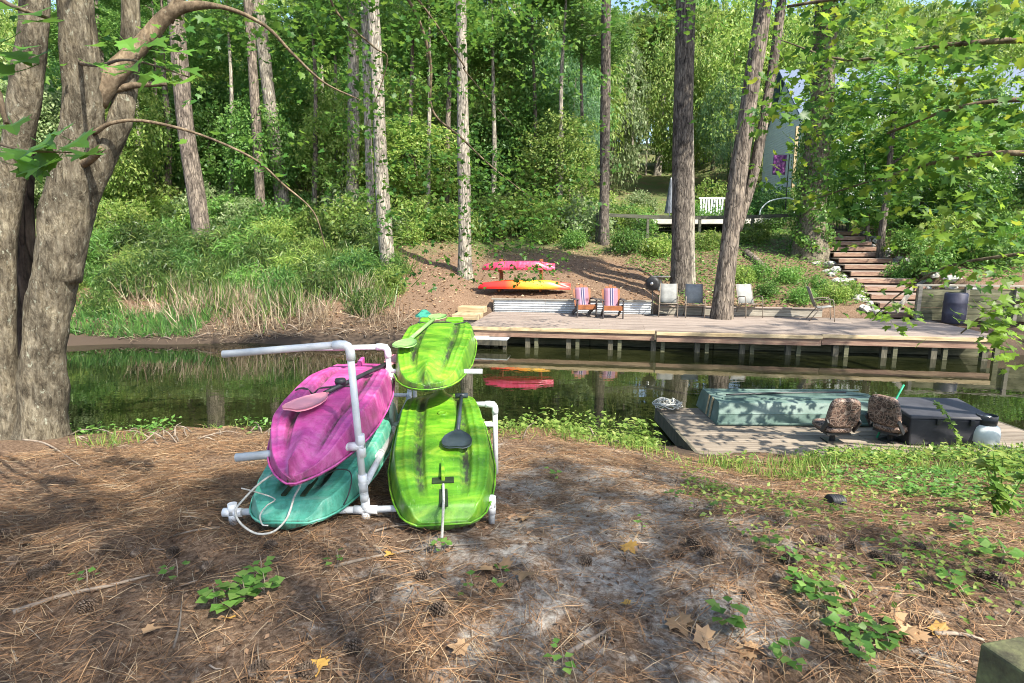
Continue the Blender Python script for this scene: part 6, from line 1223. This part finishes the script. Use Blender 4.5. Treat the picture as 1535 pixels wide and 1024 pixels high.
link('leaves', leaves_mesh('leaves', np.array(PW), np.array(UW), np.array(DW), np.array([rw.uniform(0.07, 0.13) for _ in PW]), 'oval', 0.75), M['grass'], weed)
# climbing vine over the dock box
vp = [at_y(px, py, 6.75) for px, py in ((1450, 690), (1438, 660), (1425, 632), (1412, 612), (1400, 602))]; vroot = tree_root('vine', vp[0], 'green vine shoot climbing in front of the dock box', None, 'plant')
MB().tube(smooth_path([p - vp[0] for p in vp], 4), 0.005, 6).build('stem', M['mid_leaf'], vroot)
for k in range(30):
    f = k / 29 * 3.99; i = int(f); q = vp[i].lerp(vp[i + 1], f - i); leaf_obj(vroot, vp[0], q, rw.uniform(0.045, 0.075), rw, M['grass'], None, 0.4)
# drain pipe end
dg = on_ground(1252, 758); dr = empty('drain_pipe', dg, R(20), 'black corrugated drain pipe end poking out of the litter', 'pipe')
prof = []
for k in range(11): prof += [(0.05 if k % 2 else 0.042, k * 0.012), (0.05 if k % 2 else 0.042, k * 0.012 + 0.009)]
MB().lathe(prof, 14).build('corrugated_tube', M['black'], dr, True, loc=(0.06, 0, 0.02), rot=(0, R(-80), 0))

for k in range(34):
    px = rc.uniform(110, 640); py = rc.uniform(478, 512); a = on_ground(px, py, 15); d = Vector((rc.uniform(-1, 1), rc.uniform(-.3, .3), rc.uniform(0, .25))) * rc.uniform(0.3, 0.8)
    o = MB().tube(smooth_path([a + Vector((0, 0, .02)), a + d * .5 + Vector((0, 0, .06)), a + d], 3), [0.018] * 3 + [0.013] * 2 + [0.008] * 2, 6, True, 0.1, k).build('root_snag', M['twig'], None, True)
    tag(o, 'bare grey root or branch lying on the muddy far shore', 'branch', 'snags on the far shore')

for k in range(40):
    px = rc.uniform(95, 420) if k < 30 else rc.uniform(760, 960); py = rc.uniform(648, 668); a = on_ground(px, py); d = Vector((rc.uniform(-1, 1), rc.uniform(-.2, .6), rc.uniform(-.05, .35))) * rc.uniform(0.15, 0.5)
    o = MB().tube(smooth_path([a + Vector((0, 0, .01)), a + d * .5 + Vector((rc.uniform(-.04, .04), 0, .04)), a + d], 3), [0.008] * 3 + [0.006] * 2 + [0.003] * 2, 5, True, 0.1, k).build('bare_twig', M['twig'], None, True)
    tag(o, 'bare grey twig lying along the lip of the near bank', 'twig', 'bare twigs along the bank lip')
scatter_leaves('shore_plants', 'low green weeds along the bank lip behind the kayaks', 1500, (-0.6, 2.6, 5.9, 6.7), 0.055, 'oval', 'bright_leaf', 23, 0.14, cluster=0.16)
scatter_leaves('shore_grass', 'sparse grass blades along the bank lip behind the kayaks', 1600, (-4.6, 2.6, 5.6, 6.7), 0.14, 'blade', 'grass', 24, upright=True, width=0.5, cluster=0.14)

# undergrowth under the trees on the hill, and loose canes among the thicket
for k in range(30):
    px = 120 + 760 * (k + rb.uniform(-.4, .4)) / 29; Y = rb.uniform(26.5, 33); X = (px - CX) / F * Y * cp
    bush(px, Y, 'bush%d' % rb.randrange(3), rb.choice(['bright_leaf', 'mid_leaf', 'bright_leaf', 'pale_leaf']), rb.uniform(1.3, 2.3), 'woodland_shrub', 'shrub under the trees on the hill', 'shrubs under the trees', at=Vector((X, Y, Z(X, Y))))
scatter_leaves('loose_canes', 'loose upright cane leaves through the thicket on the far bank', 5200, (-13.5, -4.2, 17.2, 24), 0.75, 'blade', 'cane', 31, upright=True, width=0.42, cluster=0.35)
scatter_leaves('loose_canes', 'tan dead stalks through the thicket on the far bank', 1500, (-12.5, -4.2, 16.9, 20), 0.8, 'blade', 'reed', 32, upright=True, width=0.22, cluster=0.3)
stem('broken_stub', [mp(120, 250, 6.0), mp(140, 236, 5.85), mp(152, 222, 5.75)], [16, 13, 10], 'bark_limb', 8, 0.1, 91, 4)
